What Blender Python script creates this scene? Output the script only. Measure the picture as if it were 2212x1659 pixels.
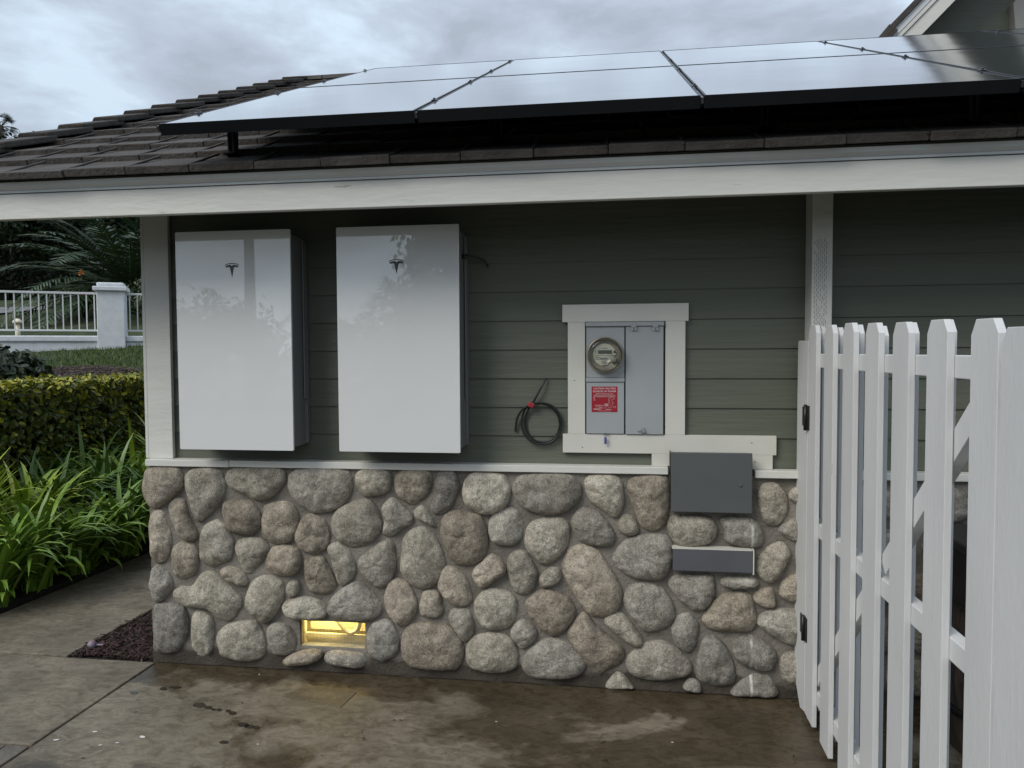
import bpy, bmesh, math, random
from math import radians as R, sin, cos, pi, tan, sqrt
from mathutils import Vector, Matrix, noise as mnoise
random.seed(7)
for o in list(bpy.data.objects): bpy.data.objects.remove(o)
scene = bpy.context.scene
COL = scene.collection

# ------------------------------------------------------------------ camera
YAW, PIT, ROL, FPX = R(8.146), R(2.415), R(-0.309), 1614.5      # focal length for a 2212 px wide frame
CAM = Vector((0, -3.734, 1.668))
_f = Vector((-sin(YAW)*cos(PIT), cos(YAW)*cos(PIT), -sin(PIT)))
_r0 = Vector((cos(YAW), sin(YAW), 0)); _u0 = _r0.cross(_f)
_r = cos(ROL)*_r0 + sin(ROL)*_u0; _u = -sin(ROL)*_r0 + cos(ROL)*_u0
cd = bpy.data.cameras.new('camera'); cam = bpy.data.objects.new('camera', cd); COL.objects.link(cam)
cam.matrix_world = Matrix(((_r.x, _u.x, -_f.x, CAM.x), (_r.y, _u.y, -_f.y, CAM.y), (_r.z, _u.z, -_f.z, CAM.z), (0, 0, 0, 1)))
cd.sensor_width = 36; cd.lens = FPX/2212*36; cd.clip_end = 2000; cd.clip_start = .05
scene.camera = cam

def at(px, py, Y):
    """survey helper: photo measurement -> world point on the upright plane y = Y"""
    d = _f + (px-1106)/FPX*_r - (py-829.5)/FPX*_u
    return CAM + d*((Y-CAM.y)/d.y)

# ------------------------------------------------------------------ light
SUN_EL, SUN_AZ = R(40), R(222)        # azimuth measured from +y clockwise : behind the camera, to its left
world = bpy.data.worlds.new('World'); scene.world = world; world.use_nodes = True
wt = world.node_tree; wt.nodes.clear()
def nn(t, typ, **k):
    n = t.nodes.new(typ)
    for a, v in k.items(): setattr(n, a, v)
    return n
wo = nn(wt, 'ShaderNodeOutputWorld'); bg = nn(wt, 'ShaderNodeBackground'); bg.inputs['Strength'].default_value = .1
sky = nn(wt, 'ShaderNodeTexSky', sky_type='NISHITA', sun_disc=False); sky.sun_elevation = SUN_EL; sky.sun_rotation = SUN_AZ
sky.air_density = 1.0; sky.dust_density = 2.0
tc = nn(wt, 'ShaderNodeTexCoord'); mp = nn(wt, 'ShaderNodeMapping'); mp.inputs['Scale'].default_value = (1, 1, 2.4)
mp.inputs['Location'].default_value = (3.1, .7, 0)
n1 = nn(wt, 'ShaderNodeTexNoise'); n1.inputs['Scale'].default_value = 5.4; n1.inputs['Detail'].default_value = 8; n1.inputs['Roughness'].default_value = .56; n1.inputs['Distortion'].default_value = .25
r1 = nn(wt, 'ShaderNodeValToRGB'); e = r1.color_ramp.elements
e[0].position = .36; e[0].color = (6.7, 8.1, 9.4, 1)
e[1].position = .66; e[1].color = (4.1, 4.6, 5.4, 1)
m1 = e.new(.50); m1.color = (5.2, 6.0, 7.1, 1)
mx = nn(wt, 'ShaderNodeMix', data_type='RGBA'); mx.inputs[0].default_value = .9
wt.links.new(tc.outputs['Generated'], mp.inputs[0]); wt.links.new(mp.outputs[0], n1.inputs['Vector']); wt.links.new(n1.outputs['Fac'], r1.inputs[0])
wt.links.new(sky.outputs[0], mx.inputs[6]); wt.links.new(r1.outputs[0], mx.inputs[7])
SD = Vector((sin(SUN_AZ)*cos(SUN_EL), cos(SUN_AZ)*cos(SUN_EL), sin(SUN_EL)))
# an overcast sky is about three times brighter overhead than at the horizon
dp = nn(wt, 'ShaderNodeSeparateXYZ'); wt.links.new(tc.outputs['Generated'], dp.inputs[0])
gr = nn(wt, 'ShaderNodeMapRange'); gr.inputs[1].default_value = .22; gr.inputs[2].default_value = 1; gr.inputs[3].default_value = 1; gr.inputs[4].default_value = 1.5
wt.links.new(dp.outputs['Z'], gr.inputs[0])
vm = nn(wt, 'ShaderNodeVectorMath', operation='SCALE'); wt.links.new(mx.outputs[2], vm.inputs[0]); wt.links.new(gr.outputs[0], vm.inputs['Scale'])
wt.links.new(vm.outputs[0], bg.inputs[0]); wt.links.new(bg.outputs[0], wo.inputs[0])
sl = bpy.data.lights.new('sun', 'SUN'); sl.energy = 2.1; sl.angle = R(30); sl.color = (1, .96, .89)
so = bpy.data.objects.new('sun', sl); COL.objects.link(so); so.rotation_euler = (-SD).to_track_quat('-Z', 'Y').to_euler()
scene.view_settings.view_transform = 'Standard'; scene.view_settings.look = 'None'; scene.view_settings.exposure = 0.04; scene.view_settings.gamma = 1
scene.render.engine = 'CYCLES'

# ------------------------------------------------------------------ materials
def material(name, col, rough=.6, var=.15, scale=8., bump=.0, bscale=60., metal=0., spec=.5, coat=0., attr=None, col2=None, stretch=(1, 1, 1), detail=5, mix2=None, coat_rough=.04):
    m = bpy.data.materials.new(name); m.use_nodes = True; t = m.node_tree; b = t.nodes['Principled BSDF']
    b.inputs['Roughness'].default_value = rough; b.inputs['Metallic'].default_value = metal; b.inputs['Specular IOR Level'].default_value = spec
    b.inputs['Coat Weight'].default_value = coat; b.inputs['Coat Roughness'].default_value = coat_rough
    tc = nn(t, 'ShaderNodeTexCoord'); mp = nn(t, 'ShaderNodeMapping'); mp.inputs['Scale'].default_value = stretch
    t.links.new(tc.outputs['Object'], mp.inputs[0])
    n = nn(t, 'ShaderNodeTexNoise'); n.inputs['Scale'].default_value = scale; n.inputs['Detail'].default_value = detail; t.links.new(mp.outputs[0], n.inputs['Vector'])
    c2 = col2 or tuple(max(0, c*(1-var)) for c in col); c1 = col if col2 else tuple(min(1, c*(1+var)) for c in col)
    rp = nn(t, 'ShaderNodeValToRGB'); rp.color_ramp.elements[0].position = .32; rp.color_ramp.elements[1].position = .68
    rp.color_ramp.elements[0].color = (*c2, 1); rp.color_ramp.elements[1].color = (*c1, 1)
    t.links.new(n.outputs['Fac'], rp.inputs[0]); out = rp.outputs[0]
    if attr:
        a = nn(t, 'ShaderNodeAttribute'); a.attribute_name = attr
        mm = nn(t, 'ShaderNodeMix', data_type='RGBA', blend_type='MULTIPLY'); mm.inputs[0].default_value = 1
        t.links.new(a.outputs['Color'], mm.inputs[6]); t.links.new(out, mm.inputs[7]); out = mm.outputs[2]
    t.links.new(out, b.inputs['Base Color'])
    if bump:
        n2 = nn(t, 'ShaderNodeTexNoise'); n2.inputs['Scale'].default_value = bscale; n2.inputs['Detail'].default_value = 6; t.links.new(mp.outputs[0], n2.inputs['Vector'])
        bp = nn(t, 'ShaderNodeBump'); bp.inputs['Strength'].default_value = bump; bp.inputs['Distance'].default_value = .01
        t.links.new(n2.outputs['Fac'], bp.inputs['Height']); t.links.new(bp.outputs[0], b.inputs['Normal'])
    m['out'] = 0
    return m
def P(m): return m.node_tree.nodes['Principled BSDF']

M = {}
M['white_wood'] = material('white_painted_wood', (.60, .595, .55), .55, .05, 5, .25, 40, stretch=(.25, 1, 1))
def wear(m, st, sc, thr, f):
    t = m.node_tree; b = m.node_tree.nodes['Principled BSDF']; src = b.inputs['Base Color'].links[0].from_socket
    tc = nn(t, 'ShaderNodeTexCoord'); mp = nn(t, 'ShaderNodeMapping'); mp.inputs['Scale'].default_value = st; t.links.new(tc.outputs['Object'], mp.inputs[0])
    n = nn(t, 'ShaderNodeTexNoise'); n.inputs['Scale'].default_value = sc; n.inputs['Detail'].default_value = 8; n.inputs['Roughness'].default_value = .7; t.links.new(mp.outputs[0], n.inputs['Vector'])
    r = nn(t, 'ShaderNodeMapRange'); r.inputs[1].default_value = thr; r.inputs[2].default_value = thr+.05; t.links.new(n.outputs['Fac'], r.inputs[0])
    mm = nn(t, 'ShaderNodeMix', data_type='RGBA', blend_type='MULTIPLY'); mm.inputs[7].default_value = (f, f, f*.96, 1); t.links.new(r.outputs[0], mm.inputs[0]); t.links.new(src, mm.inputs[6]); t.links.new(mm.outputs[2], b.inputs['Base Color'])
wear(M['white_wood'], (.22, 1, 2.2), 17, .655, .55)
M['gate_wood'] = material('white_painted_rough_wood', (.58, .585, .58), .6, .05, 5, .14, 60, stretch=(1, 1, .3))
wear(M['gate_wood'], (1, 1, .35), 13, .66, .72)
M['trim'] = material('white_trim_paint', (.60, .59, .53), .5, .03, 4, .1, 60)
M['drip'] = material('drip_edge_paint', (.58, .60, .60), .4, .04, 4)
M['siding'] = material('sage_green_siding_paint', (.100, .108, .080), .55, .10, 5, .35, 30, stretch=(.12, 1, 1.5))
M['mortar'] = material('cement_mortar', (.180, .162, .137), .9, .28, 6, .8, 70)
M['tile'] = material('grey_brown_concrete_roof_tile', (.052, .046, .041), .85, .3, 9, .7, 55, attr='tint')
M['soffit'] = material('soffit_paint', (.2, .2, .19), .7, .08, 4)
M['black'] = material('black_plastic', (.012, .012, .013), .4, .1)
M['panel_black'] = material('black_anodised_aluminium', (.006, .007, .009), .35, .1, metal=0, spec=.3)
M['matte'] = material('matt_black_backsheet', (.008, .008, .009), .9, .1, spec=.1)
M['alu'] = material('clear_aluminium', (.12, .125, .135), .35, .08, metal=.9)
M['glass'] = material('solar_glass', (.006, .008, .014), .10, .1, 2, 0, spec=.5, coat=1, coat_rough=.075); P(M['glass']).inputs['IOR'].default_value = 1.5; P(M['glass']).inputs['Coat IOR'].default_value = 1.45
M['pw_white'] = material('white_glass_front', (.68, .69, .68), .45, .012, 2, spec=.5, coat=1, coat_rough=.012); P(M['pw_white']).inputs['Coat IOR'].default_value = 2.0
M['pw_grey'] = material('light_grey_powder_coat', (.16, .165, .16), .45, .04, 3)
M['emblem'] = material('dark_emblem', (.05, .05, .05), .3, .1)
M['cab'] = material('grey_painted_steel', (.335, .355, .36), .42, .04, 6, .04, 120)
M['dark_cab'] = material('slate_grey_painted_steel', (.083, .091, .093), .5, .07, 3, .05, 150)
M['dark_cab2'] = material('slate_blue_grey_painted_steel', (.085, .09, .102), .5, .1, 3, .05, 150)
M['zinc'] = material('zinc_hardware', (.35, .36, .36), .4, .1, metal=.7)
M['red'] = material('red_label', (.30, .008, .018), .45, .05)
M['lett'] = material('white_print', (.8, .74, .74), .6, .02)
M['redtape'] = material('red_tape', (.30, .02, .03), .45, .1)
M['rubber'] = material('black_cable_rubber', (.01, .01, .011), .38, .15)
M['brass'] = material('aged_meter_ring', (.42, .37, .29), .32, .2, metal=.85)
M['dial'] = material('meter_plate', (.56, .55, .47), .5, .05)
M['dialdark'] = material('meter_inner', (.33, .31, .26), .45, .08)
M['lcd'] = material('meter_display', (.075, .085, .07), .25, .05)
M['print'] = material('dark_print', (.09, .09, .08), .6, .02)
M['blue'] = material('blue_plastic_seal', (.07, .075, .26), .35, .1)
M['sill'] = material('weathered_sill', (.26, .25, .21), .7, .3, 14, .3, 50)
M['cream'] = material('cream_painted_timber', (.72, .66, .50), .6, .08, 12, .2, 40)
M['wire'] = material('galvanised_wire', (.30, .27, .18), .5, .1, metal=.4)
M['leaf'] = material('leaf_green', (1.35, 1.35, 1.35), .42, .18, 3, attr='tint', spec=.4)
M['bark'] = material('bark', (.05, .04, .03), .9, .3, 12, .8, 30)
M['soil'] = material('dark_soil', (.018, .014, .011), .95, .4, 15, .8, 40)
M['mulchchip'] = material('bark_mulch_chip', (1.2, 1.2, 1.2), .8, .3, 30, attr='tint')
M['stucco'] = material('white_stucco', (.66, .68, .70), .8, .06, 10, .5, 80)
M['wmetal'] = material('white_metal', (.62, .62, .62), .5, .05)
M['paver'] = material('brick_paver', (.13, .115, .095), .85, .25, 9, .6, 60)
M['wooddark'] = material('weathered_brown_wood', (.07, .052, .04), .8, .35, 6, .6, 40, stretch=(6, 6, .6))
M['orange'] = material('orange_petal', (.5, .16, .03), .6, .1)
M['toy'] = material('mottled_toy', (.30, .15, .16), .5, .1, 60, col2=(.15, .18, .25))
M['chip'] = material('white_paint_chip', (.7, .7, .66), .7, .05)
M['asphalt'] = material('grey_path', (.16, .16, .16), .9, .15, 5)
M['path2'] = material('bare_bank_soil', (.050, .034, .028), .95, .6, 9, 1, 25)
M['flower'] = material('yellow_flower', (.6, .35, .05), .6, .1)
M['seal_clear'] = M['zinc']
# transparent dome of the meter
mg = bpy.data.materials.new('meter_glass'); mg.use_nodes = True; gt = mg.node_tree; gt.nodes.clear()
g0, g1, g2, g3, g4 = nn(gt, 'ShaderNodeOutputMaterial'), nn(gt, 'ShaderNodeMixShader'), nn(gt, 'ShaderNodeBsdfTransparent'), nn(gt, 'ShaderNodeBsdfGlossy'), nn(gt, 'ShaderNodeFresnel')
g2.inputs[0].default_value = (.96, .96, .94, 1); g3.inputs['Roughness'].default_value = .03; g4.inputs[0].default_value = 1.3
gt.links.new(g4.outputs[0], g1.inputs[0]); gt.links.new(g2.outputs[0], g1.inputs[1]); gt.links.new(g3.outputs[0], g1.inputs[2]); gt.links.new(g1.outputs[0], g0.inputs[0])
M['mglass'] = mg

# cobble granite : speckle + blotches, tinted by each stone's own colour
def cobble_mat():
    m = bpy.data.materials.new('river_cobble_granite'); m.use_nodes = True; t = m.node_tree; b = t.nodes['Principled BSDF']
    b.inputs['Roughness'].default_value = .85; b.inputs['Specular IOR Level'].default_value = .3
    tc = nn(t, 'ShaderNodeTexCoord'); a = nn(t, 'ShaderNodeAttribute'); a.attribute_name = 'tint'
    def noise(sc, det, ro=.55, dist=0):
        n = nn(t, 'ShaderNodeTexNoise'); n.inputs['Scale'].default_value = sc; n.inputs['Detail'].default_value = det; n.inputs['Roughness'].default_value = ro; n.inputs['Distortion'].default_value = dist
        t.links.new(tc.outputs['Object'], n.inputs['Vector']); return n
    sp = noise(170, 3, .7); bl = noise(9, 5, .6, .6); md = noise(38, 5, .6)
    r1 = nn(t, 'ShaderNodeValToRGB'); e = r1.color_ramp.elements; e[0].position = .36; e[0].color = (.50, .50, .50, 1); e[1].position = .6; e[1].color = (1.14, 1.13, 1.1, 1)
    r2 = nn(t, 'ShaderNodeValToRGB'); e = r2.color_ramp.elements; e[0].position = .3; e[0].color = (.66, .64, .61, 1); e[1].position = .72; e[1].color = (1.3, 1.3, 1.3, 1)
    t.links.new(sp.outputs['Fac'], r1.inputs[0]); t.links.new(bl.outputs['Fac'], r2.inputs[0])
    r3 = nn(t, 'ShaderNodeValToRGB'); e = r3.color_ramp.elements; e[0].position = .35; e[0].color = (.72, .72, .72, 1); e[1].position = .62; e[1].color = (1.12, 1.12, 1.12, 1)
    t.links.new(md.outputs['Fac'], r3.inputs[0])
    o = a.outputs['Color']
    for q in (r1, r2, r3):
        mm = nn(t, 'ShaderNodeMix', data_type='RGBA', blend_type='MULTIPLY'); mm.inputs[0].default_value = 1
        t.links.new(o, mm.inputs[6]); t.links.new(q.outputs[0], mm.inputs[7]); o = mm.outputs[2]
    t.links.new(o, b.inputs['Base Color'])
    ad = nn(t, 'ShaderNodeMath', operation='MULTIPLY_ADD'); ad.inputs[1].default_value = .35
    t.links.new(sp.outputs['Fac'], ad.inputs[0]); t.links.new(md.outputs['Fac'], ad.inputs[2])
    bp = nn(t, 'ShaderNodeBump'); bp.inputs['Strength'].default_value = .85; bp.inputs['Distance'].default_value = .012
    t.links.new(ad.outputs[0], bp.inputs['Height']); t.links.new(bp.outputs[0], b.inputs['Normal'])
    return m
M['cobble'] = cobble_mat()
def damp(m, top, f):
    t = m.node_tree; b = P(m); src = b.inputs['Base Color'].links[0].from_socket
    tc = nn(t, 'ShaderNodeTexCoord'); sx = nn(t, 'ShaderNodeSeparateXYZ'); t.links.new(tc.outputs['Object'], sx.inputs[0])
    n = nn(t, 'ShaderNodeTexNoise'); n.inputs['Scale'].default_value = 6; n.inputs['Detail'].default_value = 6; t.links.new(tc.outputs['Object'], n.inputs['Vector'])
    a = nn(t, 'ShaderNodeMath', operation='MULTIPLY_ADD'); a.inputs[1].default_value = -.20; t.links.new(n.outputs['Fac'], a.inputs[0]); t.links.new(sx.outputs['Z'], a.inputs[2])
    r = nn(t, 'ShaderNodeMapRange'); r.inputs[1].default_value = top-.10+.0; r.inputs[2].default_value = top-.065; r.inputs[3].default_value = 1; r.inputs[4].default_value = 0; t.links.new(a.outputs[0], r.inputs[0])
    mm = nn(t, 'ShaderNodeMix', data_type='RGBA', blend_type='MULTIPLY'); mm.inputs[7].default_value = f; t.links.new(r.outputs[0], mm.inputs[0]); t.links.new(src, mm.inputs[6]); t.links.new(mm.outputs[2], b.inputs['Base Color'])
def chalk(m):
    t = m.node_tree; b = P(m); src = b.inputs['Base Color'].links[0].from_socket
    tc = nn(t, 'ShaderNodeTexCoord'); sx = nn(t, 'ShaderNodeSeparateXYZ'); t.links.new(tc.outputs['Object'], sx.inputs[0])
    d = nn(t, 'ShaderNodeMath', operation='SUBTRACT'); d.inputs[1].default_value = .629; t.links.new(sx.outputs['X'], d.inputs[0])
    a = nn(t, 'ShaderNodeMath', operation='ABSOLUTE'); t.links.new(d.outputs[0], a.inputs[0])
    r = nn(t, 'ShaderNodeMapRange'); r.inputs[1].default_value = .0025; r.inputs[2].default_value = .009; r.inputs[3].default_value = .85; r.inputs[4].default_value = 0; t.links.new(a.outputs[0], r.inputs[0])
    n = nn(t, 'ShaderNodeTexNoise'); n.inputs['Scale'].default_value = 16; t.links.new(tc.outputs['Object'], n.inputs['Vector'])
    q = nn(t, 'ShaderNodeMapRange'); q.inputs[1].default_value = .42; q.inputs[2].default_value = .62; t.links.new(n.outputs['Fac'], q.inputs[0])
    u = nn(t, 'ShaderNodeMath', operation='MULTIPLY'); t.links.new(r.outputs[0], u.inputs[0]); t.links.new(q.outputs[0], u.inputs[1])
    z = nn(t, 'ShaderNodeMath', operation='LESS_THAN'); z.inputs[1].default_value = .93; t.links.new(sx.outputs['Z'], z.inputs[0])
    u2 = nn(t, 'ShaderNodeMath', operation='MULTIPLY'); t.links.new(u.outputs[0], u2.inputs[0]); t.links.new(z.outputs[0], u2.inputs[1])
    mm = nn(t, 'ShaderNodeMix', data_type='RGBA'); mm.inputs[7].default_value = (.6, .6, .56, 1); t.links.new(u2.outputs[0], mm.inputs[0]); t.links.new(src, mm.inputs[6]); t.links.new(mm.outputs[2], b.inputs['Base Color'])
chalk(M['cobble'])
damp(M['mortar'], .075, (.30, .27, .24, 1))

# worn, partly wet concrete
def concrete_mat(name, wet=True):
    m = bpy.data.materials.new(name); m.use_nodes = True; t = m.node_tree; b = t.nodes['Principled BSDF']
    tc = nn(t, 'ShaderNodeTexCoord')
    def noise(sc, det, ro=.55, dist=0, stretch=(1, 1, 1), loc=(0, 0, 0)):
        mp = nn(t, 'ShaderNodeMapping'); mp.inputs['Scale'].default_value = stretch; mp.inputs['Location'].default_value = loc
        t.links.new(tc.outputs['Object'], mp.inputs[0])
        n = nn(t, 'ShaderNodeTexNoise'); n.inputs['Scale'].default_value = sc; n.inputs['Detail'].default_value = det; n.inputs['Roughness'].default_value = ro; n.inputs['Distortion'].default_value = dist
        t.links.new(mp.outputs[0], n.inputs['Vector']); return n
    def ramp(n, p0, c0, p1, c1):
        r = nn(t, 'ShaderNodeValToRGB'); e = r.color_ramp.elements; e[0].position = p0; e[1].position = p1; e[0].color = (*c0, 1); e[1].color = (*c1, 1)
        t.links.new(n, r.inputs[0]); return r.outputs[0]
    base = ramp(noise(2.1, 7, .62, 1.0).outputs['Fac'], .32, (.118, .101, .074), .66, (.220, .192, .146))
    fine = ramp(noise(90, 4, .7).outputs['Fac'], .3, (.82, .82, .82), .7, (1.1, 1.1, 1.1))
    mid = ramp(noise(11, 7, .65, 1.2, (1, 1.7, 1)).outputs['Fac'], .36, (.66, .61, .54), .58, (1.12, 1.11, 1.08))
    o = base
    for q in (fine, mid):
        mm = nn(t, 'ShaderNodeMix', data_type='RGBA', blend_type='MULTIPLY'); mm.inputs[0].default_value = 1
        t.links.new(o, mm.inputs[6]); t.links.new(q, mm.inputs[7]); o = mm.outputs[2]
    rough = None
    if wet:
        # damp stains : ragged patches, more of them along the foot of the wall and toward the gate
        sx = nn(t, 'ShaderNodeSeparateXYZ'); t.links.new(tc.outputs['Object'], sx.inputs[0])
        wn = noise(1.5, 8, .58, .5, (1, 1.35, 1), (1.4, 2.2, 0))
        gx = nn(t, 'ShaderNodeMapRange'); gx.inputs[1].default_value = -2.0; gx.inputs[2].default_value = .9; gx.inputs[3].default_value = -.10; gx.inputs[4].default_value = .10
        t.links.new(sx.outputs['X'], gx.inputs[0])
        gy = nn(t, 'ShaderNodeMapRange'); gy.inputs[1].default_value = -.36; gy.inputs[2].default_value = -.10; gy.inputs[3].default_value = 0; gy.inputs[4].default_value = .17
        t.links.new(sx.outputs['Y'], gy.inputs[0])
        gz = nn(t, 'ShaderNodeMapRange'); gz.inputs[1].default_value = -.7; gz.inputs[2].default_value = -1.3; gz.inputs[3].default_value = 0; gz.inputs[4].default_value = .10
        t.links.new(sx.outputs['Y'], gz.inputs[0])
        s = wn.outputs['Fac']
        for g in (gx, gy, gz):
            ad = nn(t, 'ShaderNodeMath', operation='ADD'); t.links.new(s, ad.inputs[0]); t.links.new(g.outputs[0], ad.inputs[1]); s = ad.outputs[0]
        w = nn(t, 'ShaderNodeMapRange'); w.inputs[1].default_value = .462; w.inputs[2].default_value = .525; t.links.new(s, w.inputs[0])
        mm = nn(t, 'ShaderNodeMix', data_type='RGBA', blend_type='MULTIPLY'); mm.inputs[7].default_value = (.44, .40, .345, 1)
        t.links.new(w.outputs[0], mm.inputs[0]); t.links.new(o, mm.inputs[6]); o = mm.outputs[2]
        rr = nn(t, 'ShaderNodeMapRange'); rr.inputs[3].default_value = .62; rr.inputs[4].default_value = .24; t.links.new(w.outputs[0], rr.inputs[0])
        t.links.new(rr.outputs[0], b.inputs['Roughness'])
    else:
        b.inputs['Roughness'].default_value = .75
    t.links.new(o, b.inputs['Base Color'])
    bp = nn(t, 'ShaderNodeBump'); bp.inputs['Strength'].default_value = .35; bp.inputs['Distance'].default_value = .008
    n = noise(45, 7, .7); t.links.new(n.outputs['Fac'], bp.inputs['Height']); t.links.new(bp.outputs[0], b.inputs['Normal'])
    return m
M['conc'] = concrete_mat('damp_stained_concrete')
M['conc2'] = concrete_mat('walkway_concrete', False)

def ground_mat():
    m = bpy.data.materials.new('lawn_ground'); m.use_nodes = True; t = m.node_tree; b = t.nodes['Principled BSDF']
    tc = nn(t, 'ShaderNodeTexCoord'); n = nn(t, 'ShaderNodeTexNoise'); n.inputs['Scale'].default_value = 3; n.inputs['Detail'].default_value = 9
    t.links.new(tc.outputs['Object'], n.inputs['Vector']); r = nn(t, 'ShaderNodeValToRGB'); e = r.color_ramp.elements
    e[0].position = .35; e[0].color = (.022, .032, .010, 1); e[1].position = .65; e[1].color = (.052, .072, .020, 1)
    t.links.new(n.outputs['Fac'], r.inputs[0]); t.links.new(r.outputs[0], b.inputs['Base Color']); b.inputs['Roughness'].default_value = .95
    n2 = nn(t, 'ShaderNodeTexNoise'); n2.inputs['Scale'].default_value = 50; t.links.new(tc.outputs['Object'], n2.inputs['Vector'])
    bp = nn(t, 'ShaderNodeBump'); bp.inputs['Strength'].default_value = 1; bp.inputs['Distance'].default_value = .04; t.links.new(n2.outputs['Fac'], bp.inputs['Height']); t.links.new(bp.outputs[0], b.inputs['Normal'])
    return m
M['lawn'] = ground_mat()

# ------------------------------------------------------------------ mesh builder
class MB:
    def __init__(s): s.v = []; s.f = []; s.c = []; s.sm = []
    def add(s, vs, fs, tint=None, smooth=False):
        b = len(s.v); s.v += [tuple(v) for v in vs]
        for f in fs: s.f.append(tuple(i+b for i in f)); s.sm.append(smooth)
        s.c += [tint or (1, 1, 1)]*len(vs); return s
    def box(s, x0, x1, y0, y1, z0, z1, tint=None, mat=None):
        vs = [Vector((x, y, z)) for z in (z0, z1) for x, y in ((x0, y0), (x1, y0), (x1, y1), (x0, y1))]
        if mat is not None: vs = [mat @ v for v in vs]
        return s.add(vs, [(0, 3, 2, 1), (4, 5, 6, 7), (0, 1, 5, 4), (1, 2, 6, 5), (2, 3, 7, 6), (3, 0, 4, 7)], tint)
    def prism(s, poly, fn, d0, d1, tint=None):
        """poly: 2-D outline; fn(u,v,d)->3-D"""
        n = len(poly); vs = [fn(u, v, d0) for u, v in poly]+[fn(u, v, d1) for u, v in poly]
        return s.add(vs, [tuple(range(n)), tuple(range(2*n-1, n-1, -1))]+[((i+1) % n, i, i+n, (i+1) % n+n) for i in range(n)], tint)
    def tube(s, pts, r, seg=10, tint=None, caps=True, closed=False):
        pts = [Vector(p) for p in pts]; n = len(pts); rr = r if isinstance(r, (list, tuple)) else [r]*n
        t0 = (pts[1]-pts[0]).normalized(); up = Vector((0, 0, 1)) if abs(t0.z) < .9 else Vector((0, 1, 0))
        a = t0.cross(up).normalized(); vs = []
        for i, p in enumerate(pts):
            t = (pts[min(i+1, n-1)]-pts[max(i-1, 0)]).normalized()
            a = (a-t*a.dot(t)).normalized(); bb = t.cross(a)
            vs += [p+(a*cos(2*pi*k/seg)+bb*sin(2*pi*k/seg))*rr[i] for k in range(seg)]
        fs = [(i*seg+k, i*seg+(k+1) % seg, (i+1)*seg+(k+1) % seg, (i+1)*seg+k) for i in range(n-1) for k in range(seg)]
        if caps: fs += [tuple(range(seg-1, -1, -1)), tuple((n-1)*seg+k for k in range(seg))]
        return s.add(vs, fs, tint, True)
    def lathe(s, prof, origin, axis='y', seg=40, tint=None):
        """prof: (r, d) rings; d measured along +axis from origin"""
        o = Vector(origin); vs = []
        for r, d in prof:
            for k in range(seg):
                c, q = cos(2*pi*k/seg)*r, sin(2*pi*k/seg)*r
                vs.append(o+(Vector((c, d, q)) if axis == 'y' else Vector((c, q, d))))
        fs = [(i*seg+k, i*seg+(k+1) % seg, (i+1)*seg+(k+1) % seg, (i+1)*seg+k) for i in range(len(prof)-1) for k in range(seg)]
        fs += [tuple(range(seg)), tuple((len(prof)-1)*seg+k for k in range(seg-1, -1, -1))]
        return s.add(vs, fs, tint, True)
    def build(s, name, mat, parent=None, bevel=0, autos=False, loc=None):
        me = bpy.data.meshes.new(name); me.from_pydata(s.v, [], s.f); me.materials.append(mat)
        ca = me.color_attributes.new('tint', 'FLOAT_COLOR', 'POINT'); flat = []
        for c in s.c: flat += [c[0], c[1], c[2], 1]
        ca.data.foreach_set('color', flat); me.polygons.foreach_set('use_smooth', s.sm)
        bm = bmesh.new(); bm.from_mesh(me); bmesh.ops.recalc_face_normals(bm, faces=bm.faces); bm.to_mesh(me); bm.free()
        o = bpy.data.objects.new(name, me); COL.objects.link(o)
        if parent:
            o.parent = parent; o.matrix_parent_inverse = Matrix.Translation(-parent.location) if parent.get('_loc') is None else Matrix.Identity(4)
        if bevel:
            b = o.modifiers.new('bevel', 'BEVEL'); b.width = bevel; b.segments = 2; b.limit_method = 'ANGLE'; b.angle_limit = R(40)
        return o
def tag(o, label=None, cat=None, group=None, kind=None):
    if label: o['label'] = label
    if cat: o['category'] = cat
    if group: o['group'] = group
    if kind: o['kind'] = kind
    return o
def empty(name, loc, label, cat, group=None):
    o = bpy.data.objects.new(name, None); COL.objects.link(o); o.location = loc; o.empty_display_size = .1
    return tag(o, label, cat, group)
def copy_tree(o, parent=None):
    c = o.copy(); COL.objects.link(c)
    if parent: c.parent = parent
    for ch in [x for x in COL.objects if x.parent == o]: copy_tree(ch, c)
    return c
def text(s, size, loc, name, mat, parent, depth=.0006, align='CENTER'):
    cu = bpy.data.curves.new(name, 'FONT'); cu.body = s; cu.size = size; cu.align_x = align; cu.extrude = depth
    o = bpy.data.objects.new(name, cu); COL.objects.link(o)
    dg = bpy.context.evaluated_depsgraph_get(); me = bpy.data.meshes.new_from_object(o.evaluated_get(dg)); bpy.data.objects.remove(o)
    for v in me.vertices: v.co = Vector((v.co.x+loc[0], -v.co.z+loc[1], v.co.y+loc[2]))
    me.materials.clear(); me.materials.append(mat); return me
def textobj(lines, name, mat, parent):
    bm = bmesh.new()
    for s, size, loc, al in lines:
        me = text(s, size, loc, name, mat, parent, align=al); bm.from_mesh(me)
    me = bpy.data.meshes.new(name); bm.to_mesh(me); bm.free(); me.materials.append(mat)
    o = bpy.data.objects.new(name, me); COL.objects.link(o); o.parent = parent
    o.matrix_parent_inverse = Matrix.Translation(-parent.matrix_world.translation) if False else Matrix.Identity(4)
    return o

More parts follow.
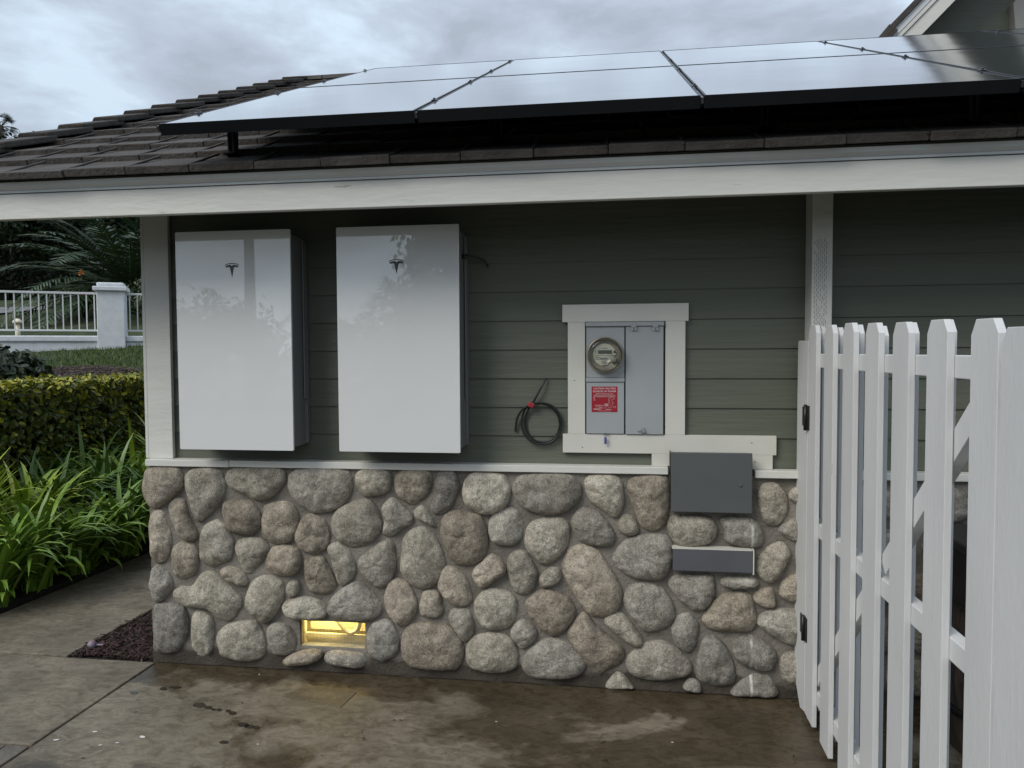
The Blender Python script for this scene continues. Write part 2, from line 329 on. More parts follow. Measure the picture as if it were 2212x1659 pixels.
def spline(P_, n=6, closed=False):
    out = []; m = len(P_)
    for i in range(m if closed else m-1):
        g_ = (lambda k: P_[k % m]) if closed else (lambda k: P_[max(0, min(m-1, k))])
        p0, p1, p2, p3 = g_(i-1), g_(i), g_(i+1), g_(i+2)
        for j in range(n):
            t = j/n; out.append(.5*((2*p1)+(p2-p0)*t+(2*p0-5*p1+4*p2-p3)*t*t+(3*p1-p0-3*p2+p3)*t**3))
    if not closed: out.append(P_[-1])
    return out

# ================================================================== GROUND
def gz(x, y):
    D = y+3.734
    def ss(a, b, t): t = max(0, min(1, (t-a)/(b-a))); return t*t*(3-2*t)
    far = 1.22+(D-7.5)*.127
    if D > 12: far = 1.79+(min(D, 20)-12)*.19
    if D > 20: far = 3.31+(D-20)*.03
    far = max(far, .5)
    w = ss(5.25, 6.3, -x)
    if D > 11: w = max(w, ss(11, 14, D)*ss(2.0, 5.5, -x))
    w *= ss(1.5, 5, D)
    return -.05+(far+.05)*w
vs = []; fs = []
xs = sorted(set([-400, -200, -100, -60, -40, -30, -25, -20] + [round(-16+i*.4, 2) for i in range(61)] + [10, 14, 20, 30, 50, 100, 200, 400]))
ys = sorted(set([-400, -200, -100, -50, -30, -20, -12, -8, -6, -4] + [round(-3+i*.4, 2) for i in range(60)] + [22, 25, 30, 40, 60, 100, 200, 400]))
for y in ys:
    for x in xs: vs.append((x, y, gz(x, y)+(mnoise.noise(Vector((x*.8, y*.8, 0)))*.03 if x < -6 else 0)))
nx = len(xs)
fs = [(j*nx+i, j*nx+i+1, (j+1)*nx+i+1, (j+1)*nx+i) for j in range(len(ys)-1) for i in range(nx-1)]
g = MB().add(vs, fs, smooth=True).build('ground', M['lawn']); tag(g, 'ground of the garden with lawn rising toward the white fence', kind='structure')
def slab(name, poly, z1, mat, label, z0=-.045, bevel=.006):
    o = MB().prism(poly, lambda u, v, d: (u, v, d), z0, z1).build(name, mat, bevel=bevel); return tag(o, label, kind='structure')
JX = -2.478
slab('driveway_slab', [(JX, -.06), (-2.47, .25), (7, .25), (7, -9), (JX-.02, -9)], 0, M['conc'], 'damp stained concrete slab in front of the stone wall')
slab('path_slab', [(-9, -.905), (JX-.014, -.92), (JX-.014, -.062), (-9, -.055)], 0, M['conc2'], 'grey concrete slab left of the diagonal joint')
slab('walkway', [(-3.96, -.045), (-3.03, -.045), (-3.03, 12), (-3.9, 12), (-3.92, 1.9)], .002, M['conc2'], 'concrete walkway beside the planted bed')
slab('walkway_edge', [(-9, -.045), (-3.97, -.045), (-4.02, .45), (-9, .1)], .001, M['conc2'], 'concrete walkway end at the left edge')
slab('joint_bed', [(-9.2, -9), (7, -9), (7, .2), (-9.2, .2)], -.028, M['soil'], 'dark soil under the slab joints', z0=-.04, bevel=0)
slab('bed_soil', [(-5.4, .2), (-4.0, .5), (-3.9, 12), (-5.6, 12)], .012, M['soil'], 'dark soil of the planted bed')
slab('mulch_soil', [(-3.018, -.04), (JX-.02, -.04), (JX-.02, 12), (-3.018, 12)], -.012, M['soil'], 'dark soil strip beside the house corner')
slab('bare_bank', [(-7.7, 3.9), (-6.3, 3.4), (-5.9, 5.0), (-6.6, 5.9), (-7.6, 5.7)], -.03, M['soil'], 'x') if False else None
# pavers
pv = MB(); random.seed(3)
for i in range(12):
    y1 = -.935-i*.2; pv.box(JX-.118, JX-.016, y1-.192, y1, -.04, -.001)
for i in range(8):
    for j in range(10):
        x1 = JX-.126-j*.205-(0.1 if i % 2 else 0); y1 = -.935-i*.205
        pv.box(x1-.197, x1, y1-.197, y1, -.04, -.002+random.uniform(-.001, .001))
tag(pv.build('brick_pavers', M['paver'], bevel=.004), 'brown brick pavers laid beside the concrete', kind='structure')
# mulch
mc = MB(); random.seed(5)
for i in range(2600):
    x = random.uniform(-3.01, -2.51); y = -.03+random.random()**1.6*2.6; z = -.006+random.random()*.028
    a = random.uniform(0, pi); L = random.uniform(.008, .03); w = random.uniform(.002, .006)
    m = Matrix.Translation((x, y, z)) @ Matrix.Rotation(a, 4, 'Z') @ Matrix.Rotation(random.uniform(-.5, .5), 4, 'Y') @ Matrix.Rotation(random.uniform(-.5, .5), 4, 'X')
    q = random.random(); t = (.10, .075, .05) if q > .96 else (.032+.03*q, .015+.014*q, .012+.011*q)
    mc.box(-L, L, -w, w, -.0015, .0015, t, m)
tag(mc.build('bark_mulch', M['mulchchip']), 'dark red-brown shredded bark mulch in the strip beside the stone corner', 'mulch', kind='stuff')
# a patched square in the slab, damp drips and the ragged joint along the wall
def gnd(px, py, z=0):
    d = _f + (px-1106)/FPX*_r - (py-829.5)/FPX*_u
    return CAM + d*((z-CAM.z)/d.z)
M['patch'] = material('darker_concrete_patch', (.095, .080, .055), .55, .3, 14, .4, 60)
M['damp'] = material('water_drips', (.028, .022, .015), .22, .2, 30)
pc = [gnd(*q) for q in ((609, 1505), (664, 1480), (771, 1496), (736, 1529))]
slab('concrete_patch', [(q.x, q.y) for q in pc], .003, M['patch'], 'darker rectangular patch in the concrete below the lit vent', z0=-.01, bevel=.0015)
wd = MB(); random.seed(19)
for x_, y_, rx_, ry_ in ((1105, 952, 36, 13), (1152, 965, 24, 9), (1182, 976, 13, 6), (1212, 978, 15, 7), (1262, 984, 16, 7), (1287, 996, 20, 10), (1345, 1060, 32, 12), (1380, 1070, 30, 10), (1418, 1076, 20, 8), (1240, 1157, 26, 9), (905, 862, 20, 9), (970, 853, 34, 6), (740, 883, 22, 8)):
    pts = []
    for k in range(16):
        a_ = 2*pi*k/16; f_ = 1+.3*mnoise.noise(Vector((cos(a_)*1.5, sin(a_)*1.5, x_)))
        q = gnd((x_+rx_*f_*cos(a_))*.3906, 1152+(y_+ry_*f_*sin(a_))*.3906); pts.append((q.x, q.y))
    wd.prism(pts, lambda u, v, d: (u, v, d), .0005, .0022)
tag(wd.build('water_drips', M['damp']), 'row of dark wet drip marks on the concrete', 'drip marks', kind='stuff')
jt = MB(); prev = None
for k in range(141):
    x = JX+.0+k*.026; y = -.060-.010*mnoise.noise(Vector((x*6, 1, 1)))-.007*abs(mnoise.noise(Vector((x*25, 5, 1)))); w_ = .003+.004*abs(mnoise.noise(Vector((x*9, 9, 1))))
    cur = [(x, y-w_, .0024), (x, y+.02, .0024)]
    if prev: jt.add([prev[0], cur[0], cur[1], prev[1]], [(0, 1, 2, 3)])
    prev = cur
tag(jt.build('wall_joint', M['soil']), 'thin ragged dark gap between the slab and the wall foot', kind='structure')
# litter
lt = MB()
for x_, y_, s_ in ((210, 730, 8), (122, 758, 7), (308, 748, 14), (255, 758, 5), (218, 765, 5), (556, 763, 4)):   # measured in the lower-left crop
    d = _f + ((x_*.678*.5758)-1106)/FPX*_r*1.0 if False else None
def gnd(px, py, z=0):
    d = _f + (px-1106)/FPX*_r - (py-829.5)/FPX*_u
    return CAM + d*((z-CAM.z)/d.z)
random.seed(11)
for px, py, s_ in ((205, 1582, .012), (121, 1600, .013), (308, 1593, .017), (254, 1606, .008), (217, 1611, .008), (557, 1609, .006), (560, 1458, .006), (1072, 1560, .005), (1452, 1605, .006), (1775, 1850, .006), (1745, 1553, .005)):
    p = gnd(px, py); a = random.uniform(-.3, .5)
    pts = [(s_*random.uniform(.8, 1.1)*cos(k*pi/3), s_*.38*random.uniform(.7, 1.2)*sin(k*pi/3)) for k in range(6)]
    m = Matrix.Translation((p.x, p.y, .0025)) @ Matrix.Rotation(a, 4, 'Z')
    lt.prism(pts, lambda u, v, d, m=m: m @ Vector((u, v, d)), 0, .0015)
tag(lt.build('paint_flakes', M['chip']), 'tiny white paint flakes scattered on the concrete', 'flakes', kind='stuff')
lt = MB()
for i in range(90):
    p = Vector((random.uniform(-2.3, 1.2), -.16-random.random()**2*1.1, .004)); m = Matrix.Translation(p) @ Matrix.Rotation(random.uniform(0, 3), 4, 'Z')
    L = random.uniform(.004, .018); w = random.uniform(.001, .004)
    lt.add([m @ Vector(q) for q in ((-L, 0, 0), (0, -w, .002), (L, 0, 0), (0, w, .003))], [(0, 1, 2, 3)], (.03, .022, .014))
tag(lt.build('leaf_litter', M['mulchchip']), 'dark leaf crumbs and twigs lying on the concrete below the wall', 'leaf litter', kind='stuff')

# ================================================================== HOUSE
house = empty('house', (0, 0, 0), 'sage green lap-sided house with a cobblestone base and brown tiled roof', 'house')
WX0, WX1 = -2.502, 7.0
# --- siding
LAP = .1444
sd = MB(); z = 1.249-LAP
while z < 2.50:
    z0, z1 = z, z+LAP
    sd.add([(WX0+.01, -.010, z0), (WX1, -.010, z0), (WX1, -.0015, z1), (WX0+.01, -.0015, z1), (WX0+.01, .02, z0), (WX1, .02, z0), (WX1, .02, z1), (WX0+.01, .02, z1)],
           [(0, 1, 2, 3), (0, 4, 5, 1), (3, 2, 6, 7), (0, 3, 7, 4), (1, 5, 6, 2)])
    # west side of the house
    sd.add([(WX0-.008, .02, z0), (WX0-.008, 8, z0), (WX0+.0015, 8, z1), (WX0+.0015, .02, z1), (WX0+.02, .02, z0), (WX0+.02, 8, z0)], [(0, 3, 2, 1), (0, 1, 5, 4)])
    z += LAP
sd.build('siding', M['siding'], house)
wl = MB(); wl.box(WX0+.022, WX1, .021, .1, 1.1, 2.72); wl.box(WX0+.022, WX0+.1, .1, 8, 0, 2.72); wl.build('wall', M['siding'], house)
# --- base wall: mortar skin with the crawl-space opening left out
VX0, VX1, VZ0, VZ1 = -1.662, -1.306, .128, .266
mo = MB()
def mortar_patch(xa, xb, za, zb):
    nx_, nz_ = max(1, int((xb-xa)/.018)), max(1, int((zb-za)/.018)); vs = []
    for j in range(nz_+1):
        for i in range(nx_+1):
            x = xa+(xb-xa)*i/nx_; zz = za+(zb-za)*j/nz_
            h = mnoise.fractal(Vector((x*7, 3, zz*7)), 1, 2, 4)*.010
            if zz < .12: h -= .006
            vs.append((x, -.052+h, zz))
    mo.add(vs, [(j*(nx_+1)+i, j*(nx_+1)+i+1, (j+1)*(nx_+1)+i+1, (j+1)*(nx_+1)+i) for j in range(nz_) for i in range(nx_)], smooth=True)
mortar_patch(-2.505, VX0, -.03, 1.072); mortar_patch(VX1, 3.6, -.03, 1.072); mortar_patch(VX0, VX1, -.03, VZ0); mortar_patch(VX0, VX1, VZ1, 1.072)
mo.box(-2.505, VX0-.002, -.03, .004, -.03, 1.071); mo.box(VX1+.002, WX1, -.03, .004, -.03, 1.071)
mo.box(VX0-.002, VX1+.002, -.03, .004, -.03, VZ0-.002); mo.box(VX0-.002, VX1+.002, -.03, .004, VZ1+.002, 1.071)
mo.box(-2.505, -2.45, .1, 8, -.03, 1.071); mo.box(3.6, WX1, -.05, -.03, -.03, 1.07)
mortar = mo.build('stone_base', M['mortar'], house)
# --- cobbles, traced in two survey crops
def za(x, y): return (288+x*.3385, 979.3+y*.3385)
def zb(x, y): return (979.3+x*.3472, 979.3+y*.3472)
SA = [
 [(55,200),(75,115),(130,90),(270,92),(300,160),(290,225),(215,300),(150,345),(100,335),(60,270)],
 [(325,170),(370,110),(480,95),(550,130),(578,220),(540,320),(470,390),(415,432),(385,400),(345,280)],
 [(590,150),(640,100),(900,95),(955,150),(930,220),(860,285),(790,300),(700,260),(610,210)],
 [(990,190),(1030,115),(1200,98),(1350,115),(1385,200),(1350,300),(1280,355),(1170,380),(1080,345),(1010,270)],
 [(1415,150),(1450,108),(1560,102),(1630,130),(1635,210),(1600,255),(1480,275),(1430,235)],
 [(1665,190),(1690,125),(1760,105),(1870,115),(1900,170),(1880,250),(1820,305),(1760,325),(1690,270)],
 [(1925,180),(1960,118),(2030,115),(2065,190),(2050,290),(2000,370),(1930,390),(1895,340),(1915,260)],
 [(220,340),(260,295),(315,310),(345,400),(395,510),(385,550),(330,560),(275,510),(235,420)],
 [(570,340),(610,305),(740,310),(790,370),(805,430),(790,480),(740,520),(640,510),(590,460)],
 [(825,380),(850,330),(960,312),(1020,345),(1045,430),(1030,520),(970,570),(870,565),(820,510)],
 [(1040,490),(1080,410),(1150,400),(1220,450),(1240,540),(1220,610),(1160,640),(1070,615),(1035,550)],
 [(1262,430),(1310,360),(1430,305),(1510,310),(1560,400),(1565,500),(1490,575),(1390,595),(1310,560),(1270,500)],
 [(1585,350),(1640,290),(1700,320),(1770,400),(1765,450),(1700,490),(1640,530),(1590,510),(1600,430)],
 [(1790,370),(1840,335),(1880,370),(1925,460),(1900,468),(1830,430),(1800,410)],
 [(1960,480),(1990,400),(2070,375),(2150,390),(2215,405),(2248,520),(2251,590),(2215,680),(2120,715),(2040,690),(2000,620),(1970,560)],
 [(95,430),(130,375),(180,380),(205,430),(230,540),(215,640),(180,695),(120,680),(100,560)],
 [(240,640),(280,580),(350,575),(400,620),(405,700),(380,770),(310,800),(250,760)],
 [(420,560),(450,470),(520,435),(580,470),(625,560),(610,670),(550,700),(490,720),(430,680)],
 [(650,590),(690,550),(800,550),(855,600),(830,670),(770,740),(740,770),(690,740),(665,650)],
 [(840,700),(880,610),(960,590),(1040,610),(1065,680),(1040,760),(970,785),(880,760)],
 [(1090,740),(1100,680),(1200,665),(1235,720),(1285,820),(1270,870),(1210,900),(1130,880),(1095,810)],
 [(1237,610),(1270,580),(1340,590),(1400,680),(1410,760),(1370,820),(1320,845),(1290,790),(1260,690)],
 [(1430,700),(1480,640),(1580,570),(1640,560),(1668,640),(1660,760),(1600,850),(1530,840),(1470,790)],
 [(1710,640),(1730,540),(1800,485),(1880,500),(1950,590),(1980,700),(1950,800),(1870,860),(1780,840),(1710,760)],
 [(105,760),(150,718),(200,750),(240,810),(220,880),(170,945),(120,940),(100,860)],
 [(555,750),(600,725),(680,750),(715,800),(700,845),(620,830),(570,790)],
 [(255,890),(300,860),(370,850),(440,770),(510,770),(600,850),(670,930),(650,1010),(600,1065),(540,1050),(480,1000),(350,985),(280,950)],
 [(720,900),(760,820),(850,785),(940,830),(950,930),(890,1040),(830,1080),(770,1050),(715,990)],
 [(968,880),(990,825),(1040,820),(1053,860),(1030,910),(990,925)],
 [(950,990),(980,945),(1080,925),(1180,945),(1225,1000),(1210,1050),(1100,1062),(1000,1050)],
 [(1240,970),(1290,900),(1380,840),(1450,840),(1540,920),(1575,1000),(1510,1060),(1330,1068),(1250,1030)],
 [(1600,920),(1630,830),(1690,815),(1760,850),(1800,960),(1780,1050),(1710,1105),(1650,1060),(1610,1000)],
 [(1830,940),(1860,885),(1940,890),(1960,960),(1970,1020),(1930,1055),(1850,1045),(1825,1000)],
 [(1945,830),(1970,740),(2030,730),(2110,790),(2150,900),(2145,950),(2090,980),(2010,950),(1960,890)],
 [(130,1000),(170,965),(290,975),(325,1020),(335,1130),(310,1220),(260,1270),(140,1265),(125,1180)],
 [(362,1120),(380,1030),(430,1015),(490,1060),(500,1160),(490,1260),(440,1298),(380,1270),(365,1200)],
 [(535,1170),(580,1110),(680,1080),(770,1080),(810,1150),(835,1260),(790,1315),(690,1325),(580,1290),(545,1240)],
 [(848,1140),(880,1095),(960,1095),(1010,1150),(1025,1230),(980,1285),(900,1285),(860,1230)],
 [(1488,1160),(1530,1090),(1620,1075),(1670,1130),(1685,1240),(1650,1300),(1580,1330),(1510,1290),(1488,1220)],
 [(1715,1200),(1760,1110),(1860,1090),(2000,1110),(2070,1180),(2100,1270),(2060,1370),(1960,1385),(1800,1370),(1725,1310)],
 [(955,1330),(1020,1280),(1130,1255),(1195,1275),(1180,1320),(1100,1350),(990,1355)],
 [(1225,1290),(1290,1265),(1440,1280),(1480,1320),(1450,1370),(1370,1370),(1240,1340)],
 [(2010,1040),(2040,1005),(2130,1005),(2165,1080),(2160,1160),(2110,1205),(2060,1150),(2020,1090)]]
SB = [
 [(60,220),(100,140),(220,125),(310,145),(345,220),(330,310),(260,370),(170,375),(90,330),(60,270)],
 [(370,230),(420,145),(560,130),(730,138),(790,220),(760,310),(660,375),(540,378),(430,330)],
 [(820,190),(860,142),(1000,142),(1050,200),(1055,310),(1010,398),(940,360),(850,290)],
 [(1090,190),(1150,150),(1300,145),(1342,200),(1340,350),(1310,450),(1250,480),(1170,450),(1120,330),(1095,250)],
 [(220,440),(260,370),(350,345),(410,380),(430,460),(410,540),(350,575),(260,560),(225,510)],
 [(445,520),(480,440),(580,410),(690,420),(715,480),(700,580),(640,660),(560,690),(490,640),(450,580)],
 [(740,410),(790,350),(880,360),(950,420),(1005,510),(980,570),(900,580),(800,550),(750,480)],
 [(1030,430),(1060,390),(1120,400),(1155,470),(1140,505),(1080,513),(1035,480)],
 [(1000,650),(1060,560),(1150,520),(1300,515),(1350,560),(1360,680),(1310,770),(1220,785),(1100,765),(1020,710)],
 [(120,740),(170,680),(240,635),(310,690),(318,750),(260,790),(180,840),(130,800)],
 [(335,680),(380,615),(450,620),(510,720),(515,770),(480,860),(410,880),(360,830)],
 [(540,770),(590,720),(650,720),(670,770),(640,815),(560,840),(538,810)],
 [(680,700),(720,610),(810,580),(890,610),(970,720),(1040,860),(1020,960),(950,1010),(860,1005),(780,920),(710,800)],
 [(135,930),(200,860),(290,855),(380,900),(385,1000),(340,1080),(260,1100),(190,1085),(140,1010)],
 [(355,1120),(390,1060),(450,1045),(515,1110),(490,1180),(430,1220),(380,1180)],
 [(455,930),(520,870),(600,860),(700,900),(750,970),(730,1050),(650,1130),(570,1120),(500,1050),(465,990)],
 [(80,1230),(130,1150),(250,1130),(360,1170),(395,1280),(360,1350),(230,1365),(110,1330)],
 [(430,1300),(500,1210),(600,1160),(700,1180),(800,1270),(815,1340),(760,1390),(610,1405),(470,1380)],
 [(715,1120),(780,1030),(830,1010),(900,1090),(1000,1170),(1055,1230),(1040,1300),(970,1340),(900,1370),(830,1320),(740,1200)],
 [(940,1050),(990,1000),(1060,1010),(1130,1090),(1175,1180),(1140,1205),(1050,1160),(980,1100)],
 [(1065,900),(1110,830),(1200,815),(1300,850),(1365,960),(1350,1060),(1210,1110),(1130,1040),(1080,970)],
 [(1345,820),(1380,770),(1500,762),(1610,768),(1622,860),(1600,930),(1550,975),(1480,970),(1400,900)],
 [(1360,1100),(1400,1020),(1480,1010),(1525,1080),(1510,1180),(1470,1243),(1400,1210),(1370,1160)],
 [(1080,1300),(1150,1220),(1260,1175),(1370,1210),(1465,1300),(1470,1370),(1380,1400),(1240,1412),(1120,1380)],
 [(1515,1350),(1550,1180),(1620,1150),(1700,1220),(1750,1350),(1740,1430),(1640,1448),(1540,1420)],
 [(1340,480),(1360,400),(1500,390),(1600,410),(1640,480),(1590,560),(1480,580),(1390,560)],
 [(1670,410),(1800,400),(1900,440),(1930,530),(1900,582),(1780,580),(1700,545),(1690,480)],
 [(1900,260),(1930,200),(2000,190),(2060,240),(2082,330),(2040,430),(1960,445),(1920,380)],
 [(2095,260),(2120,225),(2180,215),(2220,280),(2180,320),(2110,300)],
 [(2025,480),(2080,430),(2150,410),(2200,480),(2150,545),(2080,530)],
 [(1890,680),(1950,600),(2040,560),(2095,620),(2070,700),(1990,800),(1930,790),(1892,740)],
 [(1665,805),(1700,772),(1850,772),(1898,800),(1880,830),(1760,848),(1690,835)],
 [(1560,1020),(1620,930),(1700,880),(1830,880),(1870,960),(1880,1060),(1820,1110),(1640,1105),(1570,1070)],
 [(1870,900),(1910,850),(1990,850),(2000,960),(1900,945)],
 [(2035,880),(2060,800),(2140,760),(2220,800),(2210,900),(2150,935),(2080,920)],
 [(1895,1050),(1960,990),(2100,980),(2220,1020),(2250,1110),(2150,1190),(2060,1180),(1950,1110)],
 [(1740,1210),(1790,1150),(1870,1140),(1980,1210),(2010,1280),(1970,1345),(1880,1350),(1770,1290)],
 [(2035,1320),(2070,1260),(2150,1255),(2210,1320),(2200,1420),(2130,1450),(2080,1430),(2045,1390)],
 [(1735,1500),(1790,1420),(1880,1375),(1970,1400),(2015,1470),(2000,1512),(1850,1512)],
 [(950,1465),(1000,1380),(1050,1375),(1115,1450),(1100,1468)],
 [(1430,1460),(1470,1410),(1530,1430),(1540,1490),(1470,1486)]]
def wpt(q): p = at(q[0], q[1], -.072); return (p.x, p.z)
polys = [[wpt(za(*q)) for q in s] for s in SA] + [[wpt(zb(*q)) for q in s] for s in SB]
random.seed(21)
yy = .12
k = 0
for row in range(5):                                     # the base carries on behind the gate
    x = 1.02+(row % 2)*.1
    while x < 3.4:
        w = random.uniform(.17, .3); h = random.uniform(.17, .205); cx, cz = x+w/2, .13+row*.205
        polys.append([(cx+cos(a)*w*.46*random.uniform(.86, 1.06), cz+sin(a)*h*.47*random.uniform(.86, 1.06)) for a in [2*pi*j/9 for j in range(9)]]); x += w+.02
def catmull(P_, n):
    out = []; m = len(P_)
    for i in range(m):
        p0, p1, p2, p3 = P_[i-1], P_[i], P_[(i+1) % m], P_[(i+2) % m]
        for j in range(n):
            t = j/n
            out.append(tuple(.5*((2*p1[k])+(-p0[k]+p2[k])*t+(2*p0[k]-5*p1[k]+4*p2[k]-p3[k])*t*t+(-p0[k]+3*p1[k]-3*p2[k]+p3[k])*t**3) for k in (0, 1)))
    return out
cb = MB(); random.seed(4)
TINTS = [(.40, .37, .31), (.42, .39, .33), (.36, .335, .29), (.40, .355, .29), (.33, .29, .235), (.31, .295, .265), (.45, .42, .355), (.36, .34, .30)]
def stone(poly, fn, H, seed, tint, back):
    ol = catmull(poly, 6); n = len(ol); gcx = sum(p[0] for p in ol)/n; gcz = sum(p[1] for p in ol)/n; ol = [(gcx+(a_-gcx)*1.07, gcz+(b_-gcz)*1.07) for a_, b_ in ol]; cx = sum(p[0] for p in ol)/n; cz = sum(p[1] for p in ol)/n
    size = sqrt(sum((p[0]-cx)**2+(p[1]-cz)**2 for p in ol)/n)
    rings = [0.10, .25, .4, .54, .66, .77, .86, .93, .975, 1.0]
    vs = [fn(cx, cz, H)]; tx, tz = random.uniform(-.22, .22), random.uniform(-.22, .22)
    fr = 2.2/size*.1; amp = min(.012, size*.12)
    def disp(x, z_):
        v = Vector((x*9*fr**.5+seed*7.1, z_*9*fr**.5, seed*3.3))
        r = mnoise.fractal(v, 1.0, 2.1, 4)*amp + (1-min(1, abs(mnoise.noise(v*1.1+Vector((9, 4, 2))))*2.6))**2*amp*-.5 + mnoise.noise(Vector((x*55, z_*55, seed)))*.0022
        return r
    vs[0] = fn(cx, cz, H+disp(cx, cz))
    for t in rings:
        for i, (px, pz) in enumerate(ol):
            wob = 1+.028*mnoise.noise(Vector((px*26, pz*26, seed)))
            x = cx+(px-cx)*t*wob; z_ = cz+(pz-cz)*t*wob
            prof = (1-t**3.0)**.55
            h = H*prof*(1+tx*(px-cx)/size*t+tz*(pz-cz)/size*t)+disp(x, z_)*min(1, prof*1.6)
            if t == 1.0: h = -.006
            vs.append(fn(x, z_, h))
    for i, (px, pz) in enumerate(ol): vs.append(fn(cx+(px-cx)*.9, cz+(pz-cz)*.9, -back))
    fs = [(0, 1+i, 1+(i+1) % n) for i in range(n)]
    R_ = len(rings)
    for k in range(R_): fs += [(1+k*n+i, 1+(k+1)*n+i, 1+(k+1)*n+(i+1) % n, 1+k*n+(i+1) % n) for i in range(n)]
    cb.add(vs, fs, tint, True)
for i, pl in enumerate(polys):
    cx = sum(p[0] for p in pl)/len(pl); t = random.choice(TINTS); f = random.uniform(.85, 1.15)
    sz = sqrt(sum((p[0]-cx)**2 for p in pl)/len(pl))
    stone(pl, lambda x, z_, h: (x, -.050-h, z_), min(.062, .03+sz*.35), i+1, tuple(c*f for c in t), .17 if cx < -2.42 else .03)
for j in range(5):                                       # west face of the base
    y = .18+(j % 2)*.1
    while y < 7.5:
        w = random.uniform(.17, .3); h = random.uniform(.17, .205); cy, cz = y+w/2, .12+j*.21
        pl = [(cy+cos(a)*w*.46*random.uniform(.86, 1.06), cz+sin(a)*h*.47*random.uniform(.86, 1.06)) for a in [2*pi*q/8 for q in range(8)]]
        stone(pl, lambda a_, z_, hh: (-2.505-hh, a_, z_), .045, j*31+y, random.choice(TINTS), .02); y += w+.03
cob = cb.build('cobbles', M['cobble'], mortar)
# --- ledge, corner board, post
ld = MB(); ld.box(-2.505, -2.03, -.082, -.003, 1.073, 1.1085); ld.box(-2.029, .236, -.078, -.003, 1.0745, 1.109); ld.box(.640, WX1, -.082, -.003, 1.066, 1.101)
ld.build('ledge_board', M['white_wood'], house, .003)
MB().box(-2.512, -2.372, -.036, -.0115, 1.1095, 2.66).box(-2.530, -2.513, -.036, .10, 1.1095, 2.66).build('corner_board', M['white_wood'], house, .002)
pm = material('white_incised_timber', (.58, .58, .545), .6, .05, 6)
# dark bars on the treated post; colour stands for shade in its incised dashes
pst = MB(); px0, px1, pf = .874, .964, -.135
pst.box(px0, px1, pf, -.0115, 1.1095, 2.64); post = pst.build('post', M['white_wood'], house, .003)
dz = MB(); z = 1.35; k = 0
while z < 2.17:
    for c in range(7):
        x = px0+.012+c*.0085+random.uniform(-.001, .001); zz = z+(.011 if c % 2 else 0)+random.uniform(-.002, .002)
        if random.random() < .93: dz.box(x-.0012, x+.0012, pf-.0006, pf+.003, zz-.0075, zz+.0075)
    z += .0225
dz.build('incision', material('incision_shade', (.22, .21, .19), .8, .1), post)
# --- meter trim boards
tb = MB(); y0_, y1_ = -.034, -.0115
def quad(px_pts, ya, yb): pass
for bx in ((-.277, .333, 1.816, 1.902), (-.25, -.165, 1.2625, 1.8155), (.2235, .318, 1.2625, 1.8155), (-.276, .746, 1.1695, 1.262), (.16, .2445, 1.1095, 1.169), (.634, .7295, 1.1015, 1.169)):
    MB().box(bx[0], bx[1], y0_, y1_, bx[2], bx[3]).build('trim_board', M['trim'], house, .0015)
# nail holes
for px, py in ((1624, 957), (1631, 998), (1258, 966), (1241, 822), (1436, 922)):
    p = at(px, py, -.0345); MB().box(p.x-.003, p.x+.003, -.0352, -.0335, p.z-.002, p.z+.002).build('nail_hole', M['print'], house)
# --- fascia and drip edge
FY = -.6
fa = MB().box(-3.47, WX1, FY, FY+.038, 2.297, 2.413).build('fascia', M['white_wood'], house, .003)
MB().prism([(FY+.004, 2.4165), (FY-.005, 2.4165), (FY-.005, 2.4245), (FY-.004, 2.427), (FY-.03, 2.440), (FY-.040, 2.4565), (FY+.03, 2.4565), (FY+.03, 2.4165)], lambda u, v, d: (d, u, v), -3.47, WX1).build('drip_edge', M['drip'], house)
TH = R(24.2); ct, st = cos(TH), sin(TH)
E0 = Vector((0, -.672, 2.458))                    # underside of the eave course
def roofp(x, s, h): return Vector((x, E0.y+s*ct-h*st, E0.z+s*st+h*ct))
SR = 5.2                                            # eave to ridge along the slope
so_ = MB(); a, b = roofp(0, .05, -.03), roofp(0, SR, -.03); a2, b2 = roofp(0, .05, -.01), roofp(0, SR, -.01)
so_.prism([(a.y, a.z), (b.y, b.z), (b2.y, b2.z), (a2.y, a2.z)], lambda u, v, d: (d, u, v), -3.44, WX1)
yr = b.y; so_.prism([(yr, b.z), (yr*2-a.y, a.z), (yr*2-a.y, a.z+.03), (yr, b.z+.03)], lambda u, v, d: (d, u, v), -3.44, WX1)
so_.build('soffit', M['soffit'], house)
gwall = MB().prism([(.1, 2.7), (yr, b.z-.06), (8, 2.7), (8, 2.2), (.1, 2.2)], lambda u, v, d: (d, u, v), WX0+.022, WX0+.1).build('gable_end', M['siding'], house)
MB().prism([(a.y+.1, a.z-.10), (a.y+.1, a.z+.02), (b.y, b.z+.01), (b.y, b.z-.13)], lambda u, v, d: (d, u, v), -3.47, -3.44).build('rake_board', M['white_wood'], house)
rt = MB(); random.seed(9); EXP = .352; TW = .302
nc = int(SR/EXP)+1
